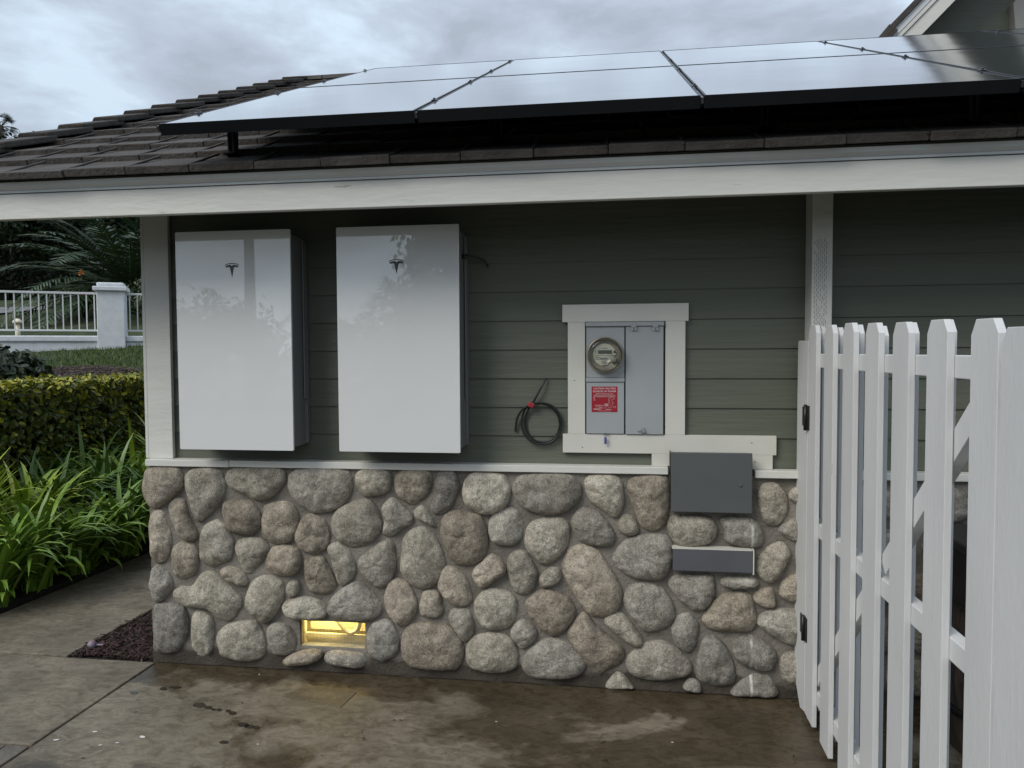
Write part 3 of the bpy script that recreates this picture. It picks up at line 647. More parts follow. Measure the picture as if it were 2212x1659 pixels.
for c in range(nc):
    s0 = c*EXP; x = -3.365-(c % 2)*TW*.5
    while x < WX1:
        g_ = random.uniform(.80, 1.18); tn = (g_, g_*random.uniform(.96, 1.0), g_*random.uniform(.93, .99)); th = .036
        ja, jb = random.uniform(-.006, .006), random.uniform(-.0015, .005)
        xa, xb = max(x+.0015, -3.42), x+TW-.0015
        if xb > xa+.05:
            # front edge is lifted by the course below
            v = [roofp(xa, s0+ja, .002), roofp(xb, s0+ja, .002), roofp(xb, s0+EXP+.05, -.006), roofp(xa, s0+EXP+.05, -.006),
                 roofp(xa, s0+ja+.004, th+jb), roofp(xb, s0+ja+.004, th+jb+random.uniform(-.003, .003)), roofp(xb, s0+EXP+.05, .004), roofp(xa, s0+EXP+.05, .004)]
            rt.add(v, [(0, 3, 2, 1), (4, 5, 6, 7), (0, 1, 5, 4), (1, 2, 6, 5), (2, 3, 7, 6), (3, 0, 4, 7)], tn)
            # interlock lip
            rt.box(-.014, .0, 0, .30, 0, .010, (tn[0]*.8,)*3, Matrix.Translation(roofp(xb, s0+.006, th-.012)) @ Matrix.Rotation(TH, 4, 'X'))
        x += TW
roof = rt.build('roof', M['tile'], house, .004)
rk = MB()
for c in range(nc):
    s0 = c*EXP-.02; g_ = random.uniform(.75, 1.05)
    w0 = random.uniform(.20, .235)
    prof = [(-3.50, -.12), (-3.50, .035), (-3.475, .066), (-3.50+w0, .066), (-3.50+w0, .030), (-3.46, .030), (-3.46, -.12)]
    m_s, m_e = s0, s0+EXP+.06
    n = len(prof); vv = [roofp(x, m_s, h+.022) for x, h in prof]+[roofp(x, m_e, h-.006) for x, h in prof]
    rk.add(vv, [tuple(range(n)), tuple(range(2*n-1, n-1, -1))]+[((i+1) % n, i, i+n, (i+1) % n+n) for i in range(n)], (g_, g_*.97, g_*.93))
rk.build('rake_tile', M['tile'], roof, .008)
rg = MB(); x = -3.52
while x < WX1:
    p = roofp(0, SR, 0); rg.prism([(p.y-.13, p.z-.015), (p.y-.10, p.z+.035), (p.y, p.z+.075), (p.y+.10, p.z+.035), (p.y+.13, p.z-.015)], lambda u, v, d: (d, u, v), x, x+.40, (.95, .93, .9)); x += .405
rg.build('ridge_cap', M['tile'], roof, .01)
MB().prism([(.1, 2.72), (WX1, 2.72)], lambda u, v, d: (u, v, d), 0, 1) if False else None
# --- upper gable behind the panels
gy = 4.2
lo = Vector((2.46, 4.68)); dr = Vector((cos(R(45.8)), sin(R(45.8)))); pr = Vector((dr.y, -dr.x))
APX = 3.2                                            # length of the sloping edge
def gp(s, n_): q = lo+dr*s+pr*n_; return (q.x, q.y)
def rake(n0, n1, ya, yb, name, mat, s0=-.3):
    top = [gp(s0, n0), gp(APX+n0*.0, n0), gp(APX, n1), gp(s0, n1)]
    mb = MB().prism(top, lambda u, v, d: (u, d, v), ya, yb)
    ax = (lo+dr*APX).x
    mb.prism([(2*ax-u, v) for u, v in top], lambda u, v, d: (u, d, v), ya, yb)
    return mb.build(name, mat, house)
rake(0.0, .05, gy-.03, gy+5, 'upper_roof', M['tile'])
rake(.055, .115, gy-.005, gy+.04, 'upper_fascia_top', M['drip']); rake(.12, .155, gy, gy+.04, 'upper_fascia', M['white_wood']); rake(.16, .285, gy+.015, gy+.05, 'upper_rake_board', M['white_wood'])
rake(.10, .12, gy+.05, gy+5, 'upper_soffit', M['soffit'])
ax = (lo+dr*APX).x; apz = (lo+dr*APX).y
MB().prism([(2.72, 3.9), (2.72, 4.75), (ax, apz-.2), (2*ax-2.72, 4.75), (2*ax-2.72, 3.9)], lambda u, v, d: (u, d, v), gy+.42, gy+5).build('upper_wall', M['siding'], house)
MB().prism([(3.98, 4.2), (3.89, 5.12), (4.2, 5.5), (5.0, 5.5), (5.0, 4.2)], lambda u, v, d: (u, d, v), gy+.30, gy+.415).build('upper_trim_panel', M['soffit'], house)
# flared foot of the upper roof
MB().prism([(2.2, 4.58), (2.48, 4.66), (2.56, 4.79), (2.62, 4.86), (2.70, 4.80), (2.55, 4.60)], lambda u, v, d: (u, d, v), gy-.028, gy+4.9).build('roof_kick', M['tile'], house)

# --- crawl-space vent with a lit lamp behind
vent = MB().box(VX0+.004, VX1-.004, -.048, .0015, VZ0-.012, VZ0+.003).build('vent_sill', M['sill'], house)
bxm = MB(); X0, X1, Y1, Z0, Z1 = VX0-.30, VX1+.30, .30, .02, .62
bxm.box(X0, X1, Y1, Y1+.02, Z0, Z1); bxm.box(X0-.02, X0, .006, Y1, Z0, Z1); bxm.box(X1, X1+.02, .006, Y1, Z0, Z1); bxm.box(X0, X1, .006, Y1, Z1, Z1+.02); bxm.box(X0, X1, .006, Y1, Z0-.02, Z0)
bxm.build('crawl_space', M['cream'], house)
fr_ = MB()
fr_.box(VX0-.055, VX0-.021, .066, .082, .09, .60); fr_.box(VX0-.0205, VX1+.2, .068, .082, .137, .153)
fr_.box(VX0-.0205, VX1+.2, .090, .10, .092, .136); fr_.box(VX0-.0205, VX1+.2, .13, .14, .1535, .45)
fr_.build('vent_frame', M['cream'], vent)
MB().box(VX0-.05, VX1+.05, .007, .10, .045, .0915).build('vent_floor', M['soil'], vent)
sc = MB(); x = VX0+.004
while x < VX1-.002: sc.box(x-.00055, x+.00055, .0020, .0030, VZ0, VZ1+.004); x += .0078
z = VZ0+.004
while z < VZ1+.002: sc.box(VX0, VX1, .0031, .0041, z-.00055, z+.00055); z += .0078
sc.build('vent_screen', M['wire'], vent)
MB().tube(spline([Vector(q) for q in ((-1.52, .058, .275), (-1.488, .058, .222), (-1.447, .058, .178), (-1.422, .058, .170), (-1.395, .058, .182), (-1.378, .058, .212), (-1.372, .058, .28))], 5), .0135, 14).build('drain_pipe', M['cream'], vent)
ll = bpy.data.lights.new('crawl_lamp', 'POINT'); ll.energy = 9; ll.color = (1, .80, .30); ll.shadow_soft_size = .02
lo_ = bpy.data.objects.new('crawl_lamp', ll); COL.objects.link(lo_); lo_.location = (-1.555, .034, .36)

# ================================================================== BATTERY UNITS
def battery(x0, label):
    z0, w, h, yf = 1.1835, .611, 1.099, -.215
    t = empty('battery_unit', (x0+w/2, -.012, z0), label, 'battery', 'white wall batteries')
    t['_loc'] = 1
    def L(mb, name, mat, par=None, bev=0):
        o = mb.build(name, mat, None, bev); o.parent = par or t; return o
    w2 = w/2; D0 = yf+.012
    f = L(MB().prism([(-w2+.006, 0), (w2-.006, 0), (w2-.0017, .0017), (w2, .006), (w2, h-.006), (w2-.0017, h-.0017), (w2-.006, h), (-w2+.006, h), (-w2+.0017, h-.0017), (-w2, h-.006), (-w2, .006), (-w2+.0017, .0017)],
          lambda u, v, d: (u, d, v), D0, D0+.014), 'front_panel', M['pw_white'], None, .0015)
    L(MB().box(-w2+.012, w2-.008, D0+.015, -.035, .014, h-.02), 'casing', M['pw_grey'], None, .006)
    L(MB().box(-w2+.05, w2+.004, -.034, -.001, .02, h-.04).box(w2-.004, w2+.004, -.06, -.036, .25, h-.035), 'wall_bracket', M['pw_grey'], None, .002)
    L(MB().box(-w2+.14, -w2+.175, -.09, -.06, -.012, .0135).box(-w2+.148, -w2+.167, -.092, -.055, -.02, -.0125), 'cable_gland', M['black'], None, .002)
    # emblem: arc over a tapering stem
    e_ = MB(); ex, ez, s = (-.002, h-.195, .0375)
    yy0, yy1 = D0-.0012, D0+.001
    fn = lambda u, v, d: (ex+u*s, d, ez+v*s)
    up = [(-1, .66), (-.75, .80), (-.4, .89), (0, .92), (.4, .89), (.75, .80), (1, .66)]
    lo2 = [(.97, .56), (.73, .69), (.4, .78), (0, .81), (-.4, .78), (-.73, .69), (-.97, .56)]
    for i in range(6): e_.prism([up[i], up[i+1], lo2[5-i], lo2[6-i]], fn, yy0, yy1)
    e_.prism([(-.93, .48), (-.70, .60), (-.36, .685), (-.20, .70), (-.0, .52), (0, -1.0), (-.27, .24), (-.36, .37), (-.60, .36), (-.78, .30)], fn, yy0, yy1)
    e_.prism([(.93, .48), (.70, .60), (.36, .685), (.20, .70), (.0, .52), (0, -1.0), (.27, .24), (.36, .37), (.60, .36), (.78, .30)], fn, yy0, yy1)
    L(e_, 'emblem', M['emblem'], f)
    t.location = (x0+w/2, -.012, z0)
    return t
battery(-2.217, 'white wall battery beside the white corner board, left of the two')
b2_ = battery(-1.368, 'white wall battery with a black cable leaving its upper right side')
p0 = at(996, 555, -.10); p1 = at(1003, 556, -.10)
cab_ = MB().tube([(-.758, -.10, 2.142), (-.735, -.10, 2.143), (-.712, -.085, 2.143), (-.69, -.06, 2.138), (-.668, -.045, 2.128), (-.655, -.035, 2.112), (-.650, -.02, 2.098)], .0048, 8)
cable = tag(cab_.build('cable', M['rubber']), 'short black cable curving out of the second battery to the siding', 'cable')
MB().tube([(-.768, -.10, 2.142), (-.740, -.10, 2.142)], .012, 12).build('connector', M['black'], cable)

# ================================================================== METER CABINET
cabn = empty('meter_cabinet', (.03, -.012, 1.262), 'grey steel electric meter cabinet framed by white boards', 'cabinet')
def cpart(mb, name, mat, par=None, bev=0):
    o = mb.build(name, mat, None, bev); o.parent = par or cabn
    o.matrix_parent_inverse = Matrix.Translation((-.03, .012, -1.262)) if par is None or par is cabn else Matrix.Identity(4); return o
CX0, CXM, CX1, CZ0, CZ1 = -.1625, .0285, .2205, 1.2635, 1.8145
cpart(MB().box(CX0, CX1, -.020, -.0115, CZ0, CZ1), 'back_box', M['print'])
cpart(MB().box(CX0+.001, CX1-.004, -.052, -.0205, 1.7935, 1.8135), 'top_hood', M['cab'], None, .002)
cpart(MB().box(CX0+.004, CXM-.002, -.040, -.0205, 1.5425, 1.792), 'meter_panel', M['cab'], None, .0015)
cpart(MB().box(CX0+.002, CXM-.001, -.046, -.0205, 1.5215, 1.5415), 'cross_strip', M['cab'], None, .0015)
ldr = cpart(MB().box(CX0+.004, CXM-.003, -.040, -.0205, 1.2655, 1.5195), 'lower_door', M['cab'], None, .002)
rdr = cpart(MB().box(CXM+.004, CX1-.007, -.043, -.0205, 1.2645, 1.792), 'side_door', M['cab'], None, .002)
for px in (1369, 1416):
    p = at(px, 706, -.05); h_ = cpart(MB().box(p.x-.014, p.x+.014, -.054, -.0525, p.z-.018, p.z+.014).box(p.x-.012, p.x+.012, -.0575, -.0545, p.z-.001, p.z+.0135), 'hinge', M['cab'], None, .001)
    cpart(MB().lathe([(.0035, 0), (.0035, .002)], (p.x, -.0565, p.z-.010), seg=10).box(p.x-.0142, p.x+.0142, -.0546, -.0541, p.z-.0025, p.z-.0015), 'rivet', M['print'])
p = at(1387, 930, -.045)
cpart(MB().tube([(p.x-.022, -.047, p.z-.004), (p.x-.012, -.05, p.z+.001), (p.x-.001, -.05, p.z+.003)], .002, 6).tube([(p.x-.003, -.052, p.z+.015), (p.x+.009, -.055, p.z+.016), (p.x+.014, -.055, p.z+.004), (p.x+.015, -.052, p.z-.008)], .0018, 6).box(p.x-.006, p.x+.018, -.050, -.044, p.z-.011, p.z-.007), 'latch', M['zinc'])
# round meter
mcx, mcz = -.0668, 1.6535
mp_ = at(1307, 767, -.06); mcx, mcz = mp_.x, mp_.z
mring = cpart(MB().lathe([(.080, -.038), (.086, -.045), (.0885, -.052), (.0885, -.060), (.0865, -.064), (.083, -.064), (.0815, -.060), (.0815, -.040)], (mcx, 0, mcz), seg=56), 'meter_ring', M['brass'])
mring['label'] = 'round glass-fronted electricity meter'
def mpart(mb, name, mat):
    o = mb.build(name, mat); o.parent = mring; o.matrix_parent_inverse = Matrix.Translation((-.03, .012, -1.262)) @ Matrix.Identity(4) if False else Matrix.Identity(4); return o
mpart(MB().lathe([(.081, -.041), (.081, -.058), (.073, -.060), (.0715, -.056), (.0, -.055)], (mcx, 0, mcz), seg=48), 'meter_body', M['dialdark'])
def disc(cx, cz, r, a0, a1, n=24): return [(cx+r*cos(a0+(a1-a0)*i/n), cz+r*sin(a0+(a1-a0)*i/n)) for i in range(n+1)]
plate = disc(mcx-.003, mcz+.0, .056, R(-2), R(182)); mpart(MB().prism(plate, lambda u, v, d: (u, d, v), -.0605, -.0585).prism([(mcx-.058, mcz-.003), (mcx+.046, mcz-.003), (mcx+.030, mcz-.022), (mcx+.012, mcz-.048), (mcx-.02, mcz-.052), (mcx-.046, mcz-.035)], lambda u, v, d: (u, d, v), -.0603, -.0583), 'dial_plate', M['dial'])
mpart(MB().box(mcx-.034, mcx+.033, -.0622, -.0607, mcz+.006, mcz+.024), 'display', M['lcd'])
mpart(MB().lathe([(.0052, 0), (.0052, .004)], (mcx+.046, -.0645, mcz+.016), seg=16).box(mcx-.055, mcx+.05, -.0615, -.0606, mcz-.0022, mcz-.0012), 'port', M['print'])
mpart(MB().lathe([(.008, -.018), (.015, -.014), (.0165, -.002), (.0165, 0)], (mcx+.041, -.0605, mcz-.021), seg=24), 'reset_knob', M['dialdark'])
pb = MB(); random.seed(31)
for i in range(15): x = mcx-.024+i*.0024; pb.box(x, x+.0013*random.choice((.6, 1, 1.3)), -.0614, -.0606, mcz-.022, mcz-.012)
for i in range(9): x = mcx-.048+i*.0027; pb.box(x, x+.0018, -.0614, -.0606, mcz-.013, mcz-.0095)
for i in range(17): x = mcx-.048+i*.0024; pb.box(x, x+.0015, -.0614, -.0606, mcz-.0215, mcz-.0185)
for j in range(3): pb.box(mcx-.022+j*.004, mcx+.006, -.0612, -.0606, mcz-.030-j*.006, mcz-.0285-j*.006)
pb.box(mcx-.016, mcx+.013, -.0612, -.0606, mcz+.031, mcz+.0335)
for j in range(3): pb.box(mcx-.047, mcx-.043, -.0614, -.0606, mcz+.008+j*.005, mcz+.011+j*.005)
mpart(pb, 'printing', M['print'])
# clear dome
mpart(MB().lathe([(.0805, -.062), (.0805, -.088), (.076, -.096), (.066, -.0995), (.03, -.101), (.0, -.101)], (mcx, 0, mcz), seg=48), 'glass_dome', M['mglass'])
# red warning label with its printing
sa = at(1278, 835, -.041); sb = at(1334, 891, -.041); sx0, sx1, sz1, sz0 = sa.x, sa.x+.1255, sa.z, sa.z-.1255
stk = cpart(MB().box(sx0, sx1, -.0414, -.0402, sz0, sz1), 'warning_label', M['red'], cabn); stk['label'] = 'red caution label with white print and a small plan'
W_ = sx1-sx0
def lab(lines):
    o = textobj(lines, 'lettering', M['lett'], stk); o.matrix_parent_inverse = Matrix.Identity(4); return o
mid = (sx0+sx1)/2; yl = -.0416
lab([('CAUTION: MULTIPLE', .0118, (mid, yl, sz1-.0135), 'CENTER'), ('SOURCES OF POWER', .0118, (mid, yl, sz1-.0275), 'CENTER'),
     ('POWER TO THIS BUILDING IS ALSO', .0053, (mid, yl, sz1-.0375), 'CENTER'), ('SUPPLIED FROM THE FOLLOWING SOURCES', .0053, (mid, yl, sz1-.0445), 'CENTER'),
     ('WITH DISCONNECTS LOCATED AS SHOWN', .0053, (mid, yl, sz1-.0515), 'CENTER'), ('N', .0085, (sx0+.014, yl, sz1-.069), 'CENTER')])
pl_ = MB()
def ln(pts, w=.0006):
    for (a, b_), (c, d_) in zip(pts[:-1], pts[1:]):
        A = Vector((sx0+a*W_, 0, sz1-b_*W_)); B = Vector((sx0+c*W_, 0, sz1-d_*W_)); t = (B-A).normalized(); n_ = Vector((-t.z, 0, t.x))*w/2
        pl_.add([(q.x, yl-.0003, q.z) for q in (A+n_, B+n_, B-n_, A-n_)], [(0, 1, 2, 3)])
ln([(.07, .42), (.13, .49)], .0009); ln([(.07, .42), (.08, .47)]); ln([(.07, .42), (.12, .43)])
ln([(.66, .45), (.76, .43), (.88, .43), (.88, .50), (.78, .51), (.80, .60), (.80, .62), (.84, .62), (.84, .68), (.80, .68), (.79, .80), (.72, .82), (.49, .76), (.49, .67), (.66, .67), (.66, .45)])
ln([(.72, .45), (.70, .60), (.73, .75)]); ln([(.52, .70), (.64, .70)], .0018); ln([(.53, .74), (.66, .74)], .0018); ln([(.85, .78), (.94, .78), (.94, .83), (.85, .83), (.85, .78)])
for b_, a0, a1 in ((.725, .14, .38), (.755, .14, .38), (.80, .14, .40), (.825, .30, .42), (.865, .06, .36), (.885, .12, .40), (.905, .06, .34), (.88, .52, .72), (.90, .55, .80), (.955, .25, .75)): ln([(a0, b_), (a1, b_)], .0008)
ln([(.38, .725), (.49, .74)]); ln([(.40, .865), (.55, .80)]); ln([(.38, .76), (.5, .76)])
o = pl_.build('plan_drawing', M['lett']); o.parent = stk
# seal tag
p = at(1308, 938, -.04)
seal = cpart(MB().tube([(p.x-.008, -.046, p.z+.004), (p.x-.007, -.048, p.z-.006), (p.x, -.05, p.z-.014), (p.x+.007, -.048, p.z-.006), (p.x+.008, -.046, p.z+.004), (p.x, -.046, p.z+.010), (p.x-.008, -.046, p.z+.004)], .001, 6).box(p.x-.014, p.x+.016, -.046, -.0405, p.z+.003, p.z+.006), 'seal_wire', M['zinc'])
o = MB().box(p.x-.006, p.x+.006, -.053, -.047, p.z-.047, p.z-.013).build('seal_tag', M['blue'], None, .002); o.parent = seal

# ================================================================== LOWER STEEL COVERS
cov = empty('steel_cover', (.437, -.1, .895), 'slate grey square steel cover hung over the ledge below the meter', 'cabinet')
a, b = at(1451, 976, -.13), at(1627, 1112, -.13)
MB().box(.2495, .612, -.1, -.035, .905, 1.180).build('case', M['dark_cab'], cov, .003).matrix_parent_inverse = Matrix.Translation(-cov.location)
bx = MB().box(.2475, .6215, -.118, -.1005, .903, 1.188); o = bx.build('cover', M['dark_cab'], cov, .003); o.matrix_parent_inverse = Matrix.Translation(-cov.location)
for o in (MB().lathe([(.007, 0), (.0085, .001), (.0085, .004)], (.567, -.122, 1.037), seg=20).build('knob', M['dark_cab'], cov), MB().box(.2445, .2455, -.09, -.036, .905, 1.19).build('side_gap', M['print'], cov)):
    o.matrix_parent_inverse = Matrix.Translation(-cov.location)
cov2 = empty('steel_cover', (.443, -.1, .62), 'low slate blue steel cover plate set among the cobbles', 'cabinet')
o = MB().box(.258, .6265, -.112, -.04, .6175, .7215).build('plate', M['dark_cab2'], cov2, .002); o.matrix_parent_inverse = Matrix.Translation(-cov2.location)
o = MB().box(.254, .6245, -.114, -.04, .7235, .7275).box(.6285, .634, -.113, -.04, .610, .7285).build('flashing', M['trim'], cov2); o.matrix_parent_inverse = Matrix.Translation(-cov2.location)
for x_ in (.31, .565): o = MB().lathe([(.003, 0), (.003, .001)], (x_, -.1135, .624), seg=10).build('screw', M['print'], cov2); o.matrix_parent_inverse = Matrix.Translation(-cov2.location)

# ================================================================== CABLE COIL
def zc(x, y, Y=-.018): return at(1036.9+x*.3125, 604.8+y*.3125, Y)
path = [(458, 678, -.016), (430, 728, -.03), (395, 795, -.034), (362, 855, -.03), (330, 905, -.024), (313, 970, -.018), (325, 1045, -.017), (372, 1105, -.017), (440, 1122, -.017), (508, 1095, -.017), (548, 1030, -.017), (546, 955, -.018), (505, 890, -.022), (440, 857, -.03), (385, 856, -.034), (330, 872, -.030),
        (298, 925, -.022), (288, 1000, -.025), (310, 1070, -.027), (365, 1122, -.028), (430, 1134, -.028), (498, 1117, -.027), (548, 1060, -.026), (562, 990, -.025), (540, 915, -.026), (492, 868, -.03), (430, 850, -.035), (375, 852, -.038), (330, 868, -.04), (285, 905, -.034), (255, 965, -.026), (245, 1048, -.02)]
coil = tag(MB().tube(spline([zc(x, y, Y) for x, y, Y in path], 5), .0052, 10).build('cable_coil', M['rubber']), 'black cable coiled into a loop and tied with red tape', 'cable')
pA, pB = zc(347, 853, -.036), zc(360, 873, -.036)
MB().box(-.016, .016, -.012, .012, -.0125, .0125, None, Matrix.Translation(zc(354, 864, -.034)) @ Matrix.Rotation(R(20), 4, 'Y')).build('red_tape', M['redtape'], coil, .005)

# ================================================================== SOLAR PANELS
PX0, PY0, PZ0, PW_, PH_, GAP = -1.911, -.80, 2.633, 1.115, 1.575, .014
PT = R(24.2)
def make_panel():
    t = empty('solar_panel', (0, 0, 0), 'x', 'solar panel', 'black solar panels on the roof')
    w, h = PW_-GAP, PH_-GAP
    def L(mb, name, mat, par=None, bev=0): o = mb.build(name, mat, None, bev); o.parent = par or t; return o
    # slightly uneven glass sheet so the reflections bend as real glass does
    L(MB().box(.008, w-.008, .008, h-.008, -.012, -.0015), 'glass', M['glass'])
    L(MB().box(.0085, w-.0085, .0085, h-.0085, -.018, -.0125), 'backsheet', M['matte'])
    L(MB().box(0, w, 0, .0078, -.048, 0).box(0, w, h-.0078, h, -.048, 0).box(0, .0078, .008, h-.008, -.04, 0).box(w-.0078, w, .008, h-.008, -.04, 0), 'frame', M['panel_black'], None, .0008)
    return t
pan = make_panel()
wn = M['glass'].node_tree; n_ = nn(wn, 'ShaderNodeTexNoise'); n_.inputs['Scale'].default_value = 2.2; n_.inputs['Detail'].default_value = 1
tcn = nn(wn, 'ShaderNodeTexCoord'); wn.links.new(tcn.outputs['Object'], n_.inputs['Vector']); bpn = nn(wn, 'ShaderNodeBump'); bpn.inputs['Strength'].default_value = .4; bpn.inputs['Distance'].default_value = .012
wn.links.new(n_.outputs['Fac'], bpn.inputs['Height']); wn.links.new(bpn.outputs[0], P(M['glass']).inputs['Normal'])
cnames = ['leftmost', 'second from left', 'third from left', 'fourth from left', 'rightmost']
for r_ in range(2):
    for c in range(5):
        o = pan if (r_ == 0 and c == 0) else copy_tree(pan)
        o.location = (PX0+c*PW_, PY0+r_*PH_*cos(PT), PZ0+r_*PH_*sin(PT)); o.rotation_euler = (PT, 0, 0)
        o['label'] = 'black framed solar panel, %s in the %s row on the roof' % (cnames[c], 'lower' if r_ == 0 else 'upper')
def pp(c, s, h): return Vector((PX0+c*PW_-GAP/2, PY0+s*cos(PT)-h*sin(PT), PZ0+s*sin(PT)+h*cos(PT)))
rk_ = empty('mounting_rack', (PX0, PY0, PZ0-.1), 'dark solar racking with silver clamps under the panels', 'racking')
def rpart(mb, name, mat, bev=0):
    o = mb.build(name, mat, None, bev); o.parent = rk_; o.matrix_parent_inverse = Matrix.Translation(-rk_.location); return o
for s in (.35, 1.25, 2.0, 2.9):
    a, b = pp(0, s, -.06), pp(5, s, -.06)
    rpart(MB().box(0, b.x-a.x, -.02, .02, -.02, .018, None, Matrix.Translation(a) @ Matrix.Rotation(PT, 4, 'X')), 'rail', M['panel_black'])
for c in range(6):
    for s in (.35, 1.25, 2.0, 2.9):
        rpart(MB().box(-.011, .011, -.018, .018, .001, .005, None, Matrix.Translation(pp(c, s, 0)) @ Matrix.Rotation(PT, 4, 'X')).box(-.005, .005, -.005, .005, .0052, .011, None, Matrix.Translation(pp(c, s, 0)) @ Matrix.Rotation(PT, 4, 'X')), 'clamp', M['alu'], .001)
    rpart(MB().box(-.005, .005, 0, 2*PH_, -.03, -.008, None, Matrix.Translation(pp(c, 0, 0)) @ Matrix.Rotation(PT, 4, 'X')), 'seam_strip', M['alu'])
for x, y in ((-1.80, -.39), (-.545, -.36), (.62, -.38), (1.42, -.45), (2.9, -.4)):
    zt = PZ0+(y-PY0)*tan(PT)-.04; zb_ = roofp(0, (y-E0.y)/ct, .02).z
    rpart(MB().box(x-.018, x-.008, y-.02, y+.02, zb_, zt).box(x+.008, x+.018, y-.02, y+.02, zb_, zt).box(x-.03, x+.03, y-.05, y+.05, zb_-.004, zb_+.006), 'standoff', M['panel_black'], .002)

# ================================================================== GATE
GX, GY = .834, -.06
def gfn(off): return lambda u, v, d: (GX+off+d, GY-u, v)
gate = empty('picket_gate', (GX, GY-.2, 0), 'white double-sided picket gate with a diagonal brace standing beside the stone wall', 'gate')
def gpart(mb, name, mat, par, bev=.0015):
    o = mb.build(name, mat, None, bev); o.parent = par; o.matrix_parent_inverse = Matrix.Translation(-par.location); return o
def picket(s, w, zb_, zt, d0, d1, par, jit=0):
    e_ = .024
    poly = [(s, zb_), (s+w, zb_-.002), (s+w, zt-.034), (s+w-e_, zt), (s+e_, zt+.001), (s, zt-.036)]
    gpart(MB().prism(poly, gfn(0), d0, d1), 'picket', M['gate_wood'], par)
random.seed(8)
PT0, PP, PWD = .197, .258, .130
for i in range(7):
    s = PT0+i*PP; zt = 1.785-.024*s+random.uniform(-.004, .004); zb_ = .030
    picket(s, PWD+random.uniform(-.003, .003), zb_, zt, 0, .019, gate)
    picket(s-.127+random.uniform(-.006, .006), PWD, zb_+.01, zt-.002+random.uniform(-.008, .006), .019+.040, .019+.058, gate)
for z0, z1, n_ in ((1.595, 1.655, 'rail'), (.860, .922, 'rail'), (.125, .185, 'rail')):
    gpart(MB().box(GX+.0195, GX+.0585, GY-1.89, GY-.205, z0, z1), 'rail', M['gate_wood'], gate, .003)
a = Vector((1.80, 1.594)); b = Vector((.25, .186)); t = (b-a).normalized(); n2_ = Vector((-t.y, t.x))*.032
# brace in two lengths, above and below the middle rail
def brace(A, B): gpart(MB().prism([tuple(A+n2_), tuple(B+n2_), tuple(B-n2_), tuple(A-n2_)], gfn(0), .022, .056), 'brace', M['gate_wood'], gate, .002)
def atz(z): k = (z-a.y)/(b.y-a.y); return a+(b-a)*k
brace(atz(1.552), atz(.964)); brace(atz(.818), atz(.23))
for z0 in (1.317, .364):
    h = gpart(MB().box(GX-.006, GX-.0005, GY-.232, GY-.198, z0, z0+.108).box(GX-.006, GX-.0005, GY-.188, GY-.120, z0+.012, z0+.098), 'hinge', M['black'], gate, .001)
    kb = MB().tube([(GX-.010, GY-.193, z0-.004), (GX-.010, GY-.193, z0+.112)], .0075, 10)
    for q in (.02, .05, .08): kb.lathe([(.004, 0), (.004, .003)], (0, 0, 0), seg=8) if False else kb.box(GX-.0095, GX-.0061, GY-.216, GY-.208, z0+q, z0+q+.008)
    o = kb.build('hinge_pin', M['black']); o.parent = h
# board scribed to the stones that carries the hinges
ed = [(0.0, 1.715), (.186, 1.712), (.189, -.0)]
lft = []
zz = .0
random.seed(14)
while zz < 1.06: lft.append((-.0-.028*abs(mnoise.noise(Vector((zz*5, 2, 1))))-.004, zz)); zz += .04
poly = [(.11, .012), (.189, .03), (.189, 1.712), (.012, 1.716), (.0, 1.70), (-.004, 1.10)] + [(q[0]-.012+.03*abs(mnoise.noise(Vector((q[1]*7, 5, 1)))), q[1]) for q in reversed(lft) if q[1] > .14] + [(.02, .10)]
hb = tag(MB().prism(poly, gfn(0), .0, .020).build('gate_board', M['gate_wood'], None, .0015), 'tall narrow white board scribed to the cobbles and carrying the gate hinges', 'board')
o = MB().box(GX+.021, GX+.060, GY-.180, GY-.02, .05, 1.70).build('gate_post', M['gate_wood'], None, .002); o.parent = hb
fence2 = empty('picket_fence', (GX, GY-1.9, 0), 'white picket fence end nearest the camera at the right edge of the picture', 'fence')
for i in range(4):
    s = 1.893+i*.152; picket(s, .148, .02, 1.716+.003*i, -.002, .018, fence2)
for z_ in (1.54, .84): gpart(MB().box(GX+.0185, GX+.0565, GY-3.0, GY-1.897, z_, z_+.06), 'rail', M['gate_wood'], fence2)

# behind the gate
bar = empty('wooden_tub', (1.62, -.42, 0), 'dark weathered wooden tub behind the white pickets', 'tub')
def par_to(o, p): o.parent = p; o.matrix_parent_inverse = Matrix.Translation(-p.location); return o
sv = MB()
for k in range(22):
    a0 = 2*pi*k/22; a1 = 2*pi*(k+.93)/22; r0_, r1_, r2_ = .23, .27, .24
    for (ra, z_a, rb, z_b) in ((r0_, .0, r1_, .32), (r1_, .32, r2_, .62)):
        vs = [(1.62+r*cos(a), -.42+r*sin(a), z_) for z_, r in ((z_a, ra), (z_b, rb)) for a in (a0, a1)]+[(1.62+(r-.02)*cos(a), -.42+(r-.02)*sin(a), z_) for z_, r in ((z_a, ra), (z_b, rb)) for a in (a0, a1)]
        sv.add(vs, [(0, 1, 3, 2), (4, 6, 7, 5), (0, 2, 6, 4), (1, 5, 7, 3), (2, 3, 7, 6), (0, 4, 5, 1)])
par_to(sv.build('staves', M['wooddark']), bar)
par_to(MB().lathe([(.262, .17), (.266, .17), (.266, .20), (.262, .20)], (1.62, -.42, 0), 'z', 40).lathe([(.262, .46), (.268, .46), (.268, .49), (.262, .49)], (1.62, -.42, 0), 'z', 40).build('hoop', M['black']), bar)
gr_ = empty('storage_box', (1.62, -.42, .625), 'black box with a pale label standing on the tub behind the gate', 'box')
par_to(MB().box(1.36, 1.95, -.62, -.22, .625, .86).build('case', M['black'], None, .015), gr_)
